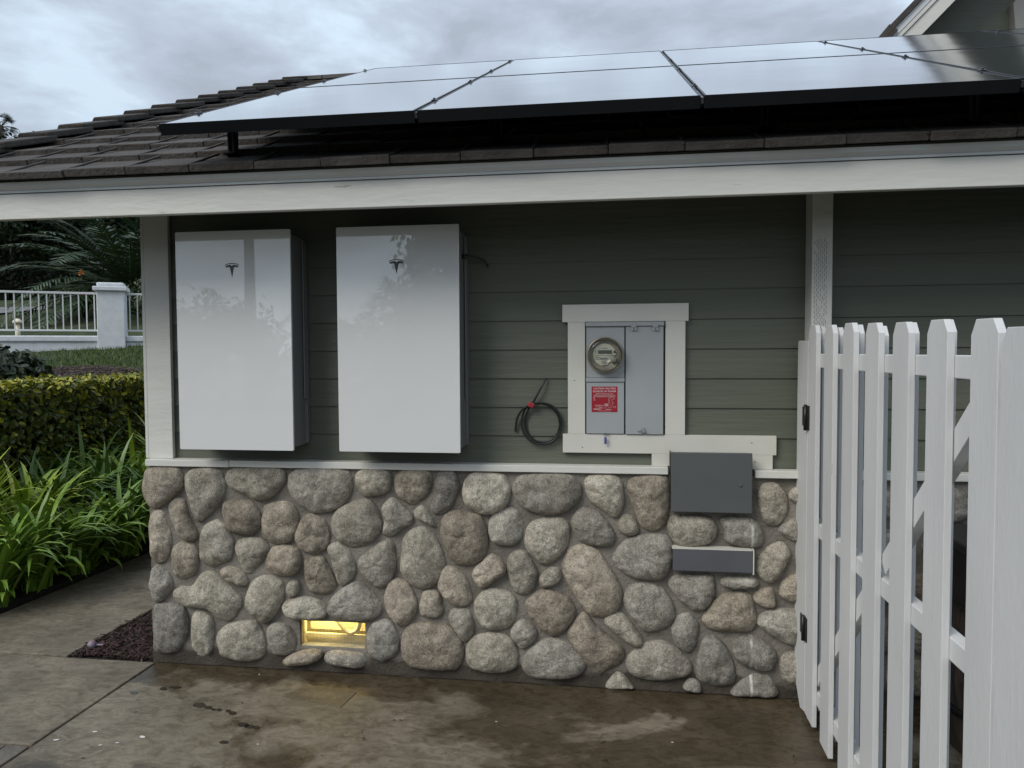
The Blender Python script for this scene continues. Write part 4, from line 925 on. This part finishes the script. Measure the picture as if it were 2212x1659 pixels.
par_to(MB().box(1.34, 1.97, -.64, -.20, .862, .90).build('lid', M['black'], None, .012), gr_)
par_to(MB().box(1.70, 1.76, -.6215, -.6203, .74, .82).build('sticker', M['lett']), gr_)
bin_ = empty('wheeled_bin', (2.25, -.40, 0), 'tall black wheeled bin beside the tub behind the gate', 'bin')
par_to(MB().prism([(-.22, .03), (.22, .03), (.27, .98), (-.27, .98)], lambda u, v, d: (2.25+u, -.40+d, v), -.25, .25).build('body', M['black'], None, .02), bin_)
par_to(MB().box(1.96, 2.54, -.68, -.13, .985, 1.03).build('lid', M['black'], None, .015), bin_)

# ================================================================== TOY
p = gnd(199, 1392, .03)
toy = tag(MB().lathe([(.0001, -.024)]+[(.025*cos(R(a_)), .025*sin(R(a_))) for a_ in range(-75, 90, 15)]+[(.0001, .025)], (p.x, p.y, .028), 'z', 20).build('toy_rattle', M['toy']), 'small mottled pink and blue toy ball lying on the walkway corner', 'toy')
MB().tube([(p.x+.02, p.y+.004, .028), (p.x+.05, p.y+.01, .026), (p.x+.062, p.y+.012, .026)], [.006, .005, .009], 8).build('handle', M['toy'], toy)

# ================================================================== PLANTS
def leafcol(r, y=0): return r
def strap_plant(name, loc, h, n, tintf, seed):
    rnd = random.Random(seed); mb = MB()
    for i in range(n):
        az = rnd.uniform(0, 2*pi); L = h*rnd.uniform(.8, 1.35); w = rnd.uniform(.019, .033); lean = rnd.uniform(.1, 1.15); droop = rnd.uniform(.9, 3.1)
        if rnd.random() < .2: L *= .6; lean += .4
        p = Vector((rnd.gauss(0, .035), rnd.gauss(0, .035), 0)); ang = lean*.5; N = 8; tw = rnd.uniform(-.25, .25); t = tintf(rnd)
        pts = []; 
        d_ = Vector((cos(az), sin(az), 0)); side = Vector((-sin(az), cos(az), 0))
        for k in range(N+1):
            f = k/N; ww = w*(1-f**3)*(.55+.9*f if f < .5 else 1.0)
            sdv = side*cos(tw*f)+Vector((0, 0, 1))*sin(tw*f)
            pts.append((p-sdv*ww, p+Vector((0, 0, -ww*.25)), p+sdv*ww))
            ang += droop/N*(f*1.6)
            p = p+(d_*sin(ang)+Vector((0, 0, 1))*cos(ang))*L/N
        vs = [q for r_ in pts for q in r_]
        fs = [(k*3+j, k*3+j+1, (k+1)*3+j+1, (k+1)*3+j) for k in range(N) for j in range(2)]
        mb.add(vs, fs, t, True)
    o = mb.build(name, M['leaf']); o.location = loc; return o
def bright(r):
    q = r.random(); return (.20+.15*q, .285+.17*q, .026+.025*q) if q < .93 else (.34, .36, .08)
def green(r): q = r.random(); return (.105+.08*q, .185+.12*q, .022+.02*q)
def dark(r): q = r.random(); return (.07+.05*q, .135+.08*q, .024+.02*q)
random.seed(42)
spots = [  # x, y, height, tint, row
 (-4.08, .62, .62, green, 'front'), (-4.10, .98, .66, green, 'front'), (-4.06, 1.38, .60, green, 'front'), (-4.06, 1.85, .62, green, 'front'), (-4.08, 2.35, .66, dark, 'front'), (-4.2, 2.95, .66, dark, 'front'), (-4.15, 3.5, .66, dark, 'front'),
 (-4.62, .55, .76, bright, 'back'), (-4.70, 1.00, .80, bright, 'back'), (-4.60, 1.45, .78, bright, 'back'), (-4.72, 1.95, .76, dark, 'back'), (-4.62, 2.45, .76, dark, 'back'), (-4.70, 3.0, .90, bright, 'back'), (-4.65, 3.6, .95, bright, 'back'), (-4.62, 4.2, .95, bright, 'back'),
 (-4.98, .70, .85, bright, 'back'), (-5.0, 1.3, .86, bright, 'back'), (-5.0, 2.0, .82, dark, 'back'), (-4.98, 2.7, .85, dark, 'back'), (-4.45, .25, .62, green, 'front'), (-4.95, .2, .8, bright, 'back')]
for i, (x, y, h, tf, row) in enumerate(spots):
    o = strap_plant('strap_leaf_plant', (x, y, .01), h, 125, tf, 100+i)
    if row == 'front': tag(o, 'low green strap-leaved plant arching over the walkway edge', 'plant', 'strap-leaved plants along the walkway edge')
    else: tag(o, 'taller yellow-green strap-leaved plant standing in front of the hedge', 'plant', 'strap-leaved plants in front of the hedge')
# hedge
def leafmesh(mb, p, nrm, L, w, tint, rnd):
    a = Vector((rnd.gauss(0, 1), rnd.gauss(0, 1), rnd.gauss(0, 1))); t = (a-nrm*a.dot(nrm)*.8).normalized(); s_ = t.cross(nrm).normalized()*w; n_ = nrm*w*.35
    q = [p, p+t*L*.3+s_+n_, p+t*L*.75+s_*.8+n_, p+t*L, p+t*L*.75-s_*.8+n_, p+t*L*.3-s_+n_]
    mb.add(q, [(0, 1, 2, 3), (0, 3, 4, 5)], tint)
hx0, hx1, hy0, hy1, hz = -6.3, -5.25, -.6, 9.5, 1.39
hm = MB(); rnd = random.Random(77)
for i in range(30000):
    face = rnd.random(); y = hy0+(hy1-hy0)*rnd.random()**1.15
    if face < .62:
        z = .2+rnd.random()*(hz-.2); dep = abs(rnd.gauss(0, .06)); bul = .06*mnoise.noise(Vector((y*1.4, z*1.4, 0)))+.035*mnoise.noise(Vector((y*5, z*5, 3)))
        p = Vector((hx1+bul-dep, y, z)); n_ = Vector((1, rnd.gauss(0, .6)-.2, rnd.gauss(.3, .6))).normalized()
    else:
        x = hx0+(hx1-hx0+.05)*rnd.random(); dep = abs(rnd.gauss(0, .03)); bul = .03*mnoise.noise(Vector((x*2, y*2, 5)))
        p = Vector((x, y, hz+bul-dep+rnd.random()**3*.04)); n_ = Vector((rnd.gauss(.2, .6), rnd.gauss(-.2, .6), 1)).normalized()
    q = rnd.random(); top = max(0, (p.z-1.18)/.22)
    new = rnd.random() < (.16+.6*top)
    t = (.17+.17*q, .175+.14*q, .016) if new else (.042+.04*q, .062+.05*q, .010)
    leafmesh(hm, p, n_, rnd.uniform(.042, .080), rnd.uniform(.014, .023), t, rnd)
hd = empty('hedge', (-5.75, 4, 0), 'clipped leafy hedge with yellow-green new growth on top behind the bed', 'hedge')
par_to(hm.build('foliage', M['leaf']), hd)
par_to(MB().box(hx0+.1, hx1-.14, hy0, hy1, -.1, hz-.10).build('shade_core', M['soil']), hd)  # solid dark box inside the leaves; the hedge's inner shade put into colour
# lawn blades, dead ground and shrub behind the hedge
gb = MB(); rnd = random.Random(5)
for i in range(26000):
    y = rnd.uniform(1.5, 9.5); x = -(y+3.734)*rnd.uniform(.60, 1.02)-rnd.random()*.2
    if x > -6.2: continue
    z = gz(x, y); h = rnd.uniform(.03, .075); a_ = rnd.uniform(0, pi); w = .006; q = rnd.random()
    d_ = Vector((cos(a_)*w, sin(a_)*w, 0)); p = Vector((x, y, z))
    gb.add([p-d_, p+d_, p+Vector((rnd.gauss(0, .015), rnd.gauss(0, .015), h))], [(0, 1, 2)], (.045+.03*q, .075+.05*q, .016))
tag(gb.build('grass', M['leaf']), 'short green lawn grass between the hedge and the white fence', 'grass', kind='stuff')
bb = []; c0 = (-7.15, 4.75)
for k in range(28):
    a_ = 2*pi*k/28; rr = 1+.15*mnoise.noise(Vector((cos(a_)*2, sin(a_)*2, 4))); bb.append((c0[0]+1.5*rr*cos(a_)*.8, c0[1]+1.25*rr*sin(a_)))
vs = [(c0[0], c0[1], gz(*c0)+.085)]
for f in (.33, .66, 1.0):
    for u, v in bb: x, y = c0[0]+(u-c0[0])*f, c0[1]+(v-c0[1])*f; vs.append((x, y, gz(x, y)+.085*(1-f**4)+.0))
fs = [(0, 1+i, 1+(i+1) % 28) for i in range(28)]+[(1+r_*28+i, 1+(r_+1)*28+i, 1+(r_+1)*28+(i+1) % 28, 1+r_*28+(i+1) % 28) for r_ in range(2) for i in range(28)]
tag(MB().add(vs, fs, smooth=True).build('bare_soil', M['path2']), 'reddish bare soil patch on the lawn', kind='structure')
db = MB(); rnd = random.Random(8)
for i in range(1500):
    a_ = rnd.uniform(0, 2*pi); q = rnd.random()**.5; x, y = c0[0]+1.25*cos(a_)*q*.85, c0[1]+1.2*sin(a_)*q*.9; z = gz(x, y)+.085*(1-q**4)+.01
    m = Matrix.Translation((x, y, z)) @ Matrix.Rotation(rnd.uniform(0, 3), 4, 'Z') @ Matrix.Rotation(rnd.uniform(-.6, .6), 4, 'X'); L = rnd.uniform(.01, .03); g_ = rnd.uniform(.5, 2.2)
    db.box(-L, L, -L*.35, L*.35, -.004, .006, (.05*g_, .035*g_, .027*g_), m)
tag(db.build('dry_debris', M['mulchchip']), 'dry leaf debris over the bare soil patch', 'debris', kind='stuff')
def shrub(name, loc, rx, rz, n, tf, label, seed, L=.07, cat='shrub', upright=0):
    rnd = random.Random(seed); mb = MB()
    for i in range(n):
        u = Vector((rnd.gauss(0, 1), rnd.gauss(0, 1), rnd.gauss(0, 1))).normalized(); rr = rnd.random()**.35*(1+.25*mnoise.noise(u*2.2+Vector((seed, 0, 0))))
        p = Vector((u.x*rx*rr, u.y*rx*rr, rz+u.z*rz*rr)); 
        if p.z < 0: continue
        nrm = (u+Vector((rnd.gauss(0, .5), rnd.gauss(0, .5), .3+upright))).normalized(); leafmesh(mb, p, nrm, L*rnd.uniform(.6, 1.3), L*.3, tf(rnd), rnd)
    t = empty(name, loc, label, cat); o = mb.build('foliage', M['leaf']); o.parent = t
    o = MB().tube([(0, 0, -.1), (.02, .01, rz), (.0, .03, rz*1.5)], [.03, .02, .008], 6).build('stem', M['bark']); o.parent = t
    return t
def dk(r): q = r.random(); return (.020+.018*q, .030+.026*q, .012+.010*q)
shrub('shrub', (-6.85, 3.6, gz(-6.85, 3.6)-.15), .55, .34, 5000, dk, 'dark spiky shrub at the left edge above the hedge', 3, .10)
shrub('shrub', (-9.9, 11.4, gz(-9.9, 11.4)), .6, .55, 3500, lambda r: tuple(c*1.3 for c in dk(r)), 'dark rounded bush behind the white fence pillar', 6, .08)

# ================================================================== WHITE FENCE BEHIND THE HEDGE
A = Vector((-13.4, 5.65)); B = Vector((-6.4, 9.70)); fd = (B-A).normalized(); fnv = Vector((-fd.y, fd.x))
PC = Vector((-8.81, 8.31))                                  # pillar centre
wf = empty('garden_fence', (PC.x, PC.y, 1.79), 'white metal railing on a low white kerb wall with a capped white pillar', 'fence')
fang = math.atan2(fd.y, fd.x)
def F(x0, x1, y0, y1, z0, z1, name, mat, bev=0):            # local frame: x along the fence, origin at the pillar
    m = Matrix.Translation((PC.x, PC.y, 1.79)) @ Matrix.Rotation(fang, 4, 'Z'); return par_to(MB().box(x0, x1, y0, y1, z0, z1, None, m).build(name, mat, None, bev), wf)
F(-.215, .215, -.215, .215, -.22, .98, 'pillar', M['stucco'], .012)
F(-.265, .265, -.265, .265, .98, 1.055, 'pillar_cap', M['stucco'], .012); F(-.21, .21, -.21, .21, 1.056, 1.125, 'pillar_cap', M['stucco'], .02)
for s0, s1 in ((-5.2, -.216), (.216, 2.9)):
    F(s0, s1, -.13, .13, -.3, .10, 'kerb_wall', M['stucco'], .01); F(s0, s1, -.16, .16, .101, .205, 'kerb_wall', M['stucco'], .02)
    F(s0, s1, -.02, .02, .925, .962, 'top_rail', M['wmetal'], .004); F(s0, s1, -.02, .02, .285, .315, 'bottom_rail', M['wmetal'], .004)
    n = int((s1-s0)/.118); 
    for i in range(n):
        s = s0+(i+.5)*(s1-s0)/n
        F(s-.0095, s+.0095, -.0095, .0095, .316, .924, 'baluster', M['wmetal'])
    if s0 > 0: continue
# ================================================================== TREES
def tree(name, loc, h, r, label, seed, tf, group=None, n=15000, leaf=.17):
    rnd = random.Random(seed); mb = MB(); cl = []
    for i in range(60):
        u = Vector((rnd.gauss(0, 1), rnd.gauss(0, 1), rnd.gauss(0, .9))).normalized(); q = rnd.random()**.45
        cl.append((Vector((u.x*r*q, u.y*r*q, h*.56+u.z*h*.42*q)), rnd.uniform(.35, .9)*r*.38, rnd.uniform(.6, 1.3)))
    for i in range(n):
        c, cr, br = rnd.choice(cl); u = Vector((rnd.gauss(0, 1), rnd.gauss(0, 1), rnd.gauss(0, 1))).normalized(); p = c+u*cr*rnd.random()**.4
        if p.z < .1: continue
        nrm = (u+Vector((rnd.gauss(0, .5), rnd.gauss(0, .5), rnd.gauss(.3, .5)))).normalized(); t = tuple(k*br for k in tf(rnd)); leafmesh(mb, p, nrm, leaf*rnd.uniform(.6, 1.4), leaf*.3, t, rnd)
    T = empty(name, loc, label, 'tree', group); o = mb.build('crown', M['leaf']); o.parent = T
    tk = MB().tube([(0, 0, -.3), (.1, .05, h*.3), (.0, .1, h*.6), (.1, .0, h*.85)], [h*.035, h*.027, h*.018, h*.006], 8)
    for k in range(6):
        c = cl[k*7][0]; tk.tube([(0, 0, h*.25), tuple(c*.5+Vector((0, 0, h*.12))), tuple(c)], [h*.014, h*.009, h*.003], 6)
    o = tk.build('trunk', M['bark']); o.parent = T; return T
def tdark(r): q = r.random(); return (.014+.016*q, .024+.024*q, .011+.012*q)
def tmid(r): q = r.random(); return (.022+.02*q, .038+.03*q, .014+.012*q)
def grd(dx, D): x, y = dx*D, D-3.734; return (x, y, gz(x, y)-.1)
G = 'dark trees beyond the fence'
tree('broadleaf_tree', grd(-.98, 22), 5.6, 3.0, 'dark leafy tree at the left edge beyond the white fence', 1, tmid, G)
tree('broadleaf_tree', grd(-.86, 25), 6.2, 3.3, 'dense dark tree between the left edge and the palm beyond the fence', 2, tdark, G)
tree('broadleaf_tree', grd(-.72, 29), 6.4, 3.6, 'tall dark tree directly behind the bushy palm', 3, tdark, G)
tree('broadleaf_tree', grd(-.62, 31), 6.8, 3.8, 'dark tree right of the palm, mostly behind the house corner', 4, tdark, G)
tree('broadleaf_tree', grd(-1.12, 27), 6.5, 4.2, 'dark tree beyond the left edge of the picture', 5, tdark, G)
hb2 = MB(); rnd = random.Random(9)
for i in range(22000):
    D = rnd.uniform(31, 34); x = -D*rnd.uniform(.4, 1.25); p = Vector((x, D-3.734, gz(x, D-3.734)+rnd.random()*3.6+1.2*mnoise.noise(Vector((x*.4, 0, 0)))))
    leafmesh(hb2, p, Vector((rnd.gauss(.4, .5), -1, rnd.gauss(.3, .5))).normalized(), rnd.uniform(.2, .45), .12, tdark(rnd), rnd)
tag(hb2.build('thicket', M['leaf']), 'dark undergrowth filling the space behind the trees', 'undergrowth', kind='stuff')
# driveway/path seen through the railing
vs = []; 
for k in range(13):
    D = 15.8+k*.35; xl = -D*1.6; xr = -D*(.985-.012*k*(k/3)) if k < 11 else -D*.8
for D, xl, xr in ((16.6, -1.9, -.93), (17.3, -1.9, -.85), (18.0, -1.9, -.82)):
    for q in (0, .5, 1): x = D*(xl+(xr-xl)*q); vs.append((x, D-3.734, gz(x, D-3.734)+.03))
tag(MB().add(vs, [(0, 1, 4, 3), (1, 2, 5, 4), (3, 4, 7, 6), (4, 5, 8, 7)], smooth=True).build('driveway', M['asphalt']), 'pale grey drive seen behind the railing', kind='structure')
# orange flowers
fl = empty('flowering_plant', grd(-.775, 16.0), 'plant with orange blooms behind the fence left of the pillar', 'plant')
mb = MB(); mf = MB(); rnd = random.Random(2)
for i in range(30):
    az = rnd.uniform(0, 2*pi); L = rnd.uniform(.4, .9); mb.tube([(0, 0, 0), (cos(az)*.1, sin(az)*.1, L*.6), (cos(az)*.25, sin(az)*.25, L)], [.012, .02, .003], 4, tdark(rnd))
for (x, z) in ((-.02, .60), (.03, .58), (.08, .62), (.0, 1.10), (.03, 1.14), (.06, .66)):
    for k in range(5): leafmesh(mf, Vector((x, -.1, z)), Vector((rnd.gauss(0, 1), -1, rnd.gauss(0, 1))).normalized(), .075, .025, (1, 1, 1), rnd)
mb.tube([(0, -.05, 0), (.02, -.1, 1.1)], .008, 5, (.03, .05, .02))
o = mb.build('leaves', M['leaf']); o.parent = fl; o = mf.build('bloom', M['orange']); o.parent = fl
# garden lamp seen through railings
p = grd(-.886, 12.9); lamp = empty('garden_light', p, 'small cream mushroom-shaped garden light behind the railing', 'garden light')
o = MB().tube([(0, 0, 0), (0, 0, .42)], .045, 8).build('stake', M['cream']); o.parent = lamp; o = MB().lathe([(.09, .42), (.08, .46), (.04, .50), (.001, .51)], (0, 0, 0), 'z', 14).build('shade', M['cream']); o.parent = lamp

def feather_palm(name, loc, trunk_h, L, nf, label, seed, tf, cat='palm', group=None, lift=1.0, nleaf=34):
    rnd = random.Random(seed); mb = MB(); st_ = MB()
    for i in range(nf):
        az = 2*pi*i*.618+rnd.uniform(-.2, .2); el = R(82)-R(95)*(i/nf)**.9*lift; LL = L*rnd.uniform(.85, 1.1); p = Vector((0, 0, trunk_h)); N = 14; a_ = el; pts = [p.copy()]; d0 = Vector((cos(az), sin(az), 0))
        for k in range(N): p = p+(d0*cos(a_)+Vector((0, 0, 1))*sin(a_))*LL/N; a_ -= R(6.0)*(k/N+.35); pts.append(p.copy())
        st_.tube(pts, [.035*(1-k/(N+1))+.005 for k in range(N+1)], 4, tf(rnd)); t = tf(rnd)
        sd_ = Vector((-sin(az), cos(az), 0))
        for k in range(nleaf):
            f = .12+.88*k/nleaf; idx = f*N; i0 = min(int(idx), N-1); q = pts[i0].lerp(pts[i0+1], idx-i0); tg = (pts[i0+1]-pts[i0]).normalized(); ll = L*.16*sin(pi*min(.98, f*.85+.12))**.6
            for sg in (-1, 1):
                dv = (sd_*sg*.8+tg*.55+Vector((0, 0, rnd.uniform(-.05, .3)))).normalized(); e_ = q+dv*ll+Vector((0, 0, -ll*.25)); wv = tg*.02*L/3
                mb.add([q-wv, q+wv, q.lerp(e_, .6)+wv, e_, q.lerp(e_, .6)-wv], [(0, 1, 2, 3), (0, 3, 4)], tuple(c*rnd.uniform(.7, 1.3) for c in t))
    T = empty(name, loc, label, cat, group)
    o = mb.build('fronds', M['leaf']); o.parent = T; o = st_.build('frond_stalks', M['leaf']); o.parent = T
    if trunk_h > .2: o = MB().tube([(0, 0, -.3), (.03, 0, trunk_h*.5), (0, 0, trunk_h)], [.28, .22, .25], 12).build('trunk', M['bark']); o.parent = T
    return T
def pgreen(r): q = r.random(); return (.030+.022*q, .050+.034*q, .020+.016*q)
feather_palm('feather_palm', grd(-.70, 17), .5, 3.3, 64, 'bushy feather palm with arching fronds behind the white pillar', 4, pgreen)
def fan_palm(name, loc, h, label, seed, n=26, r=1.1, group=None):
    rnd = random.Random(seed); mb = MB()
    for i in range(n):
        az = rnd.uniform(0, 2*pi); el = R(rnd.uniform(-55, 70)); d_ = Vector((cos(az)*cos(el), sin(az)*cos(el), sin(el))); c = Vector((0, 0, h))+d_*r*.55; s_ = d_.cross(Vector((0, 0, 1))).normalized(); u = s_.cross(d_)
        mb.tube([(0, 0, h), tuple(c)], .02, 4, (.03, .04, .015))
        for k in range(11):
            a_ = R(-80+16*k); dv = d_*cos(a_)+s_*sin(a_); e_ = c+dv*r*.55+Vector((0, 0, -.12)); w = (s_*cos(a_)-d_*sin(a_))*.035
            mb.add([c, c+dv*r*.3+w, e_, c+dv*r*.3-w], [(0, 1, 2, 3)], (.022, .034, .014))
    T = empty(name, loc, label, 'palm', group); o = mb.build('fronds', M['leaf']); o.parent = T
    o = MB().tube([(0, 0, -.5), (.05, 0, h*.5), (0, 0, h)], [.26, .17, .15], 10).build('trunk', M['bark']); o.parent = T; return T
d_ = at(3, 272, 50) - CAM
fan_palm('fan_palm', (d_.x+CAM.x, 50, 2), CAM.z+d_.z-2, 'tall slim fan palm far off above the roof at the left edge', 12, 30, 1.15)
# garden behind the photographer: it shows as a reflection in the glossy white fronts
GB = 'trees across the garden'
fan_palm('fan_palm', (-7.2, -21, 0), 2.9, 'bushy fan palm across the garden, mirrored in the right battery', 21, 46, 1.5)
feather_palm('feather_palm', (-6.2, -18, 0), .9, 2.3, 34, 'low broad palm across the garden below the mirrored fan palm', 22, pgreen)
feather_palm('feather_palm', (-11.3, -19.5, 0), 1.0, 2.4, 34, 'broad palm across the garden, mirrored in the left battery', 23, pgreen)
fan_palm('fan_palm', (-12.1, -20, 0), 8.5, 'tall palm across the garden whose trunk is mirrored in the left battery', 24, 30, 1.2)
tree('broadleaf_tree', (-3.4, -13, 0), 5.2, 2.0, 'leafy tree nearest the camera across the garden', 49, tmid, GB, 5000, .2)
for i, (x, y, h, r) in enumerate(((-15.5, -22, 4.0, 3), (-9.2, -23, 2.9, 2.6), (4.5, -24, 4.4, 3.5), (-20, -18, 5, 4))):
    tree('broadleaf_tree', (x, y, 0), h, r, ['round tree across the garden, left of the palms', 'low tree across the garden between the palms', 'leafy tree across the garden, right of the palms', 'wide tree at the far left across the garden'][i], 50+i, tmid, GB, 5000, .22)
for o in bpy.data.objects:
    if '_loc' in o: del o['_loc']
for m_ in bpy.data.materials:
    if 'out' in m_: del m_['out']
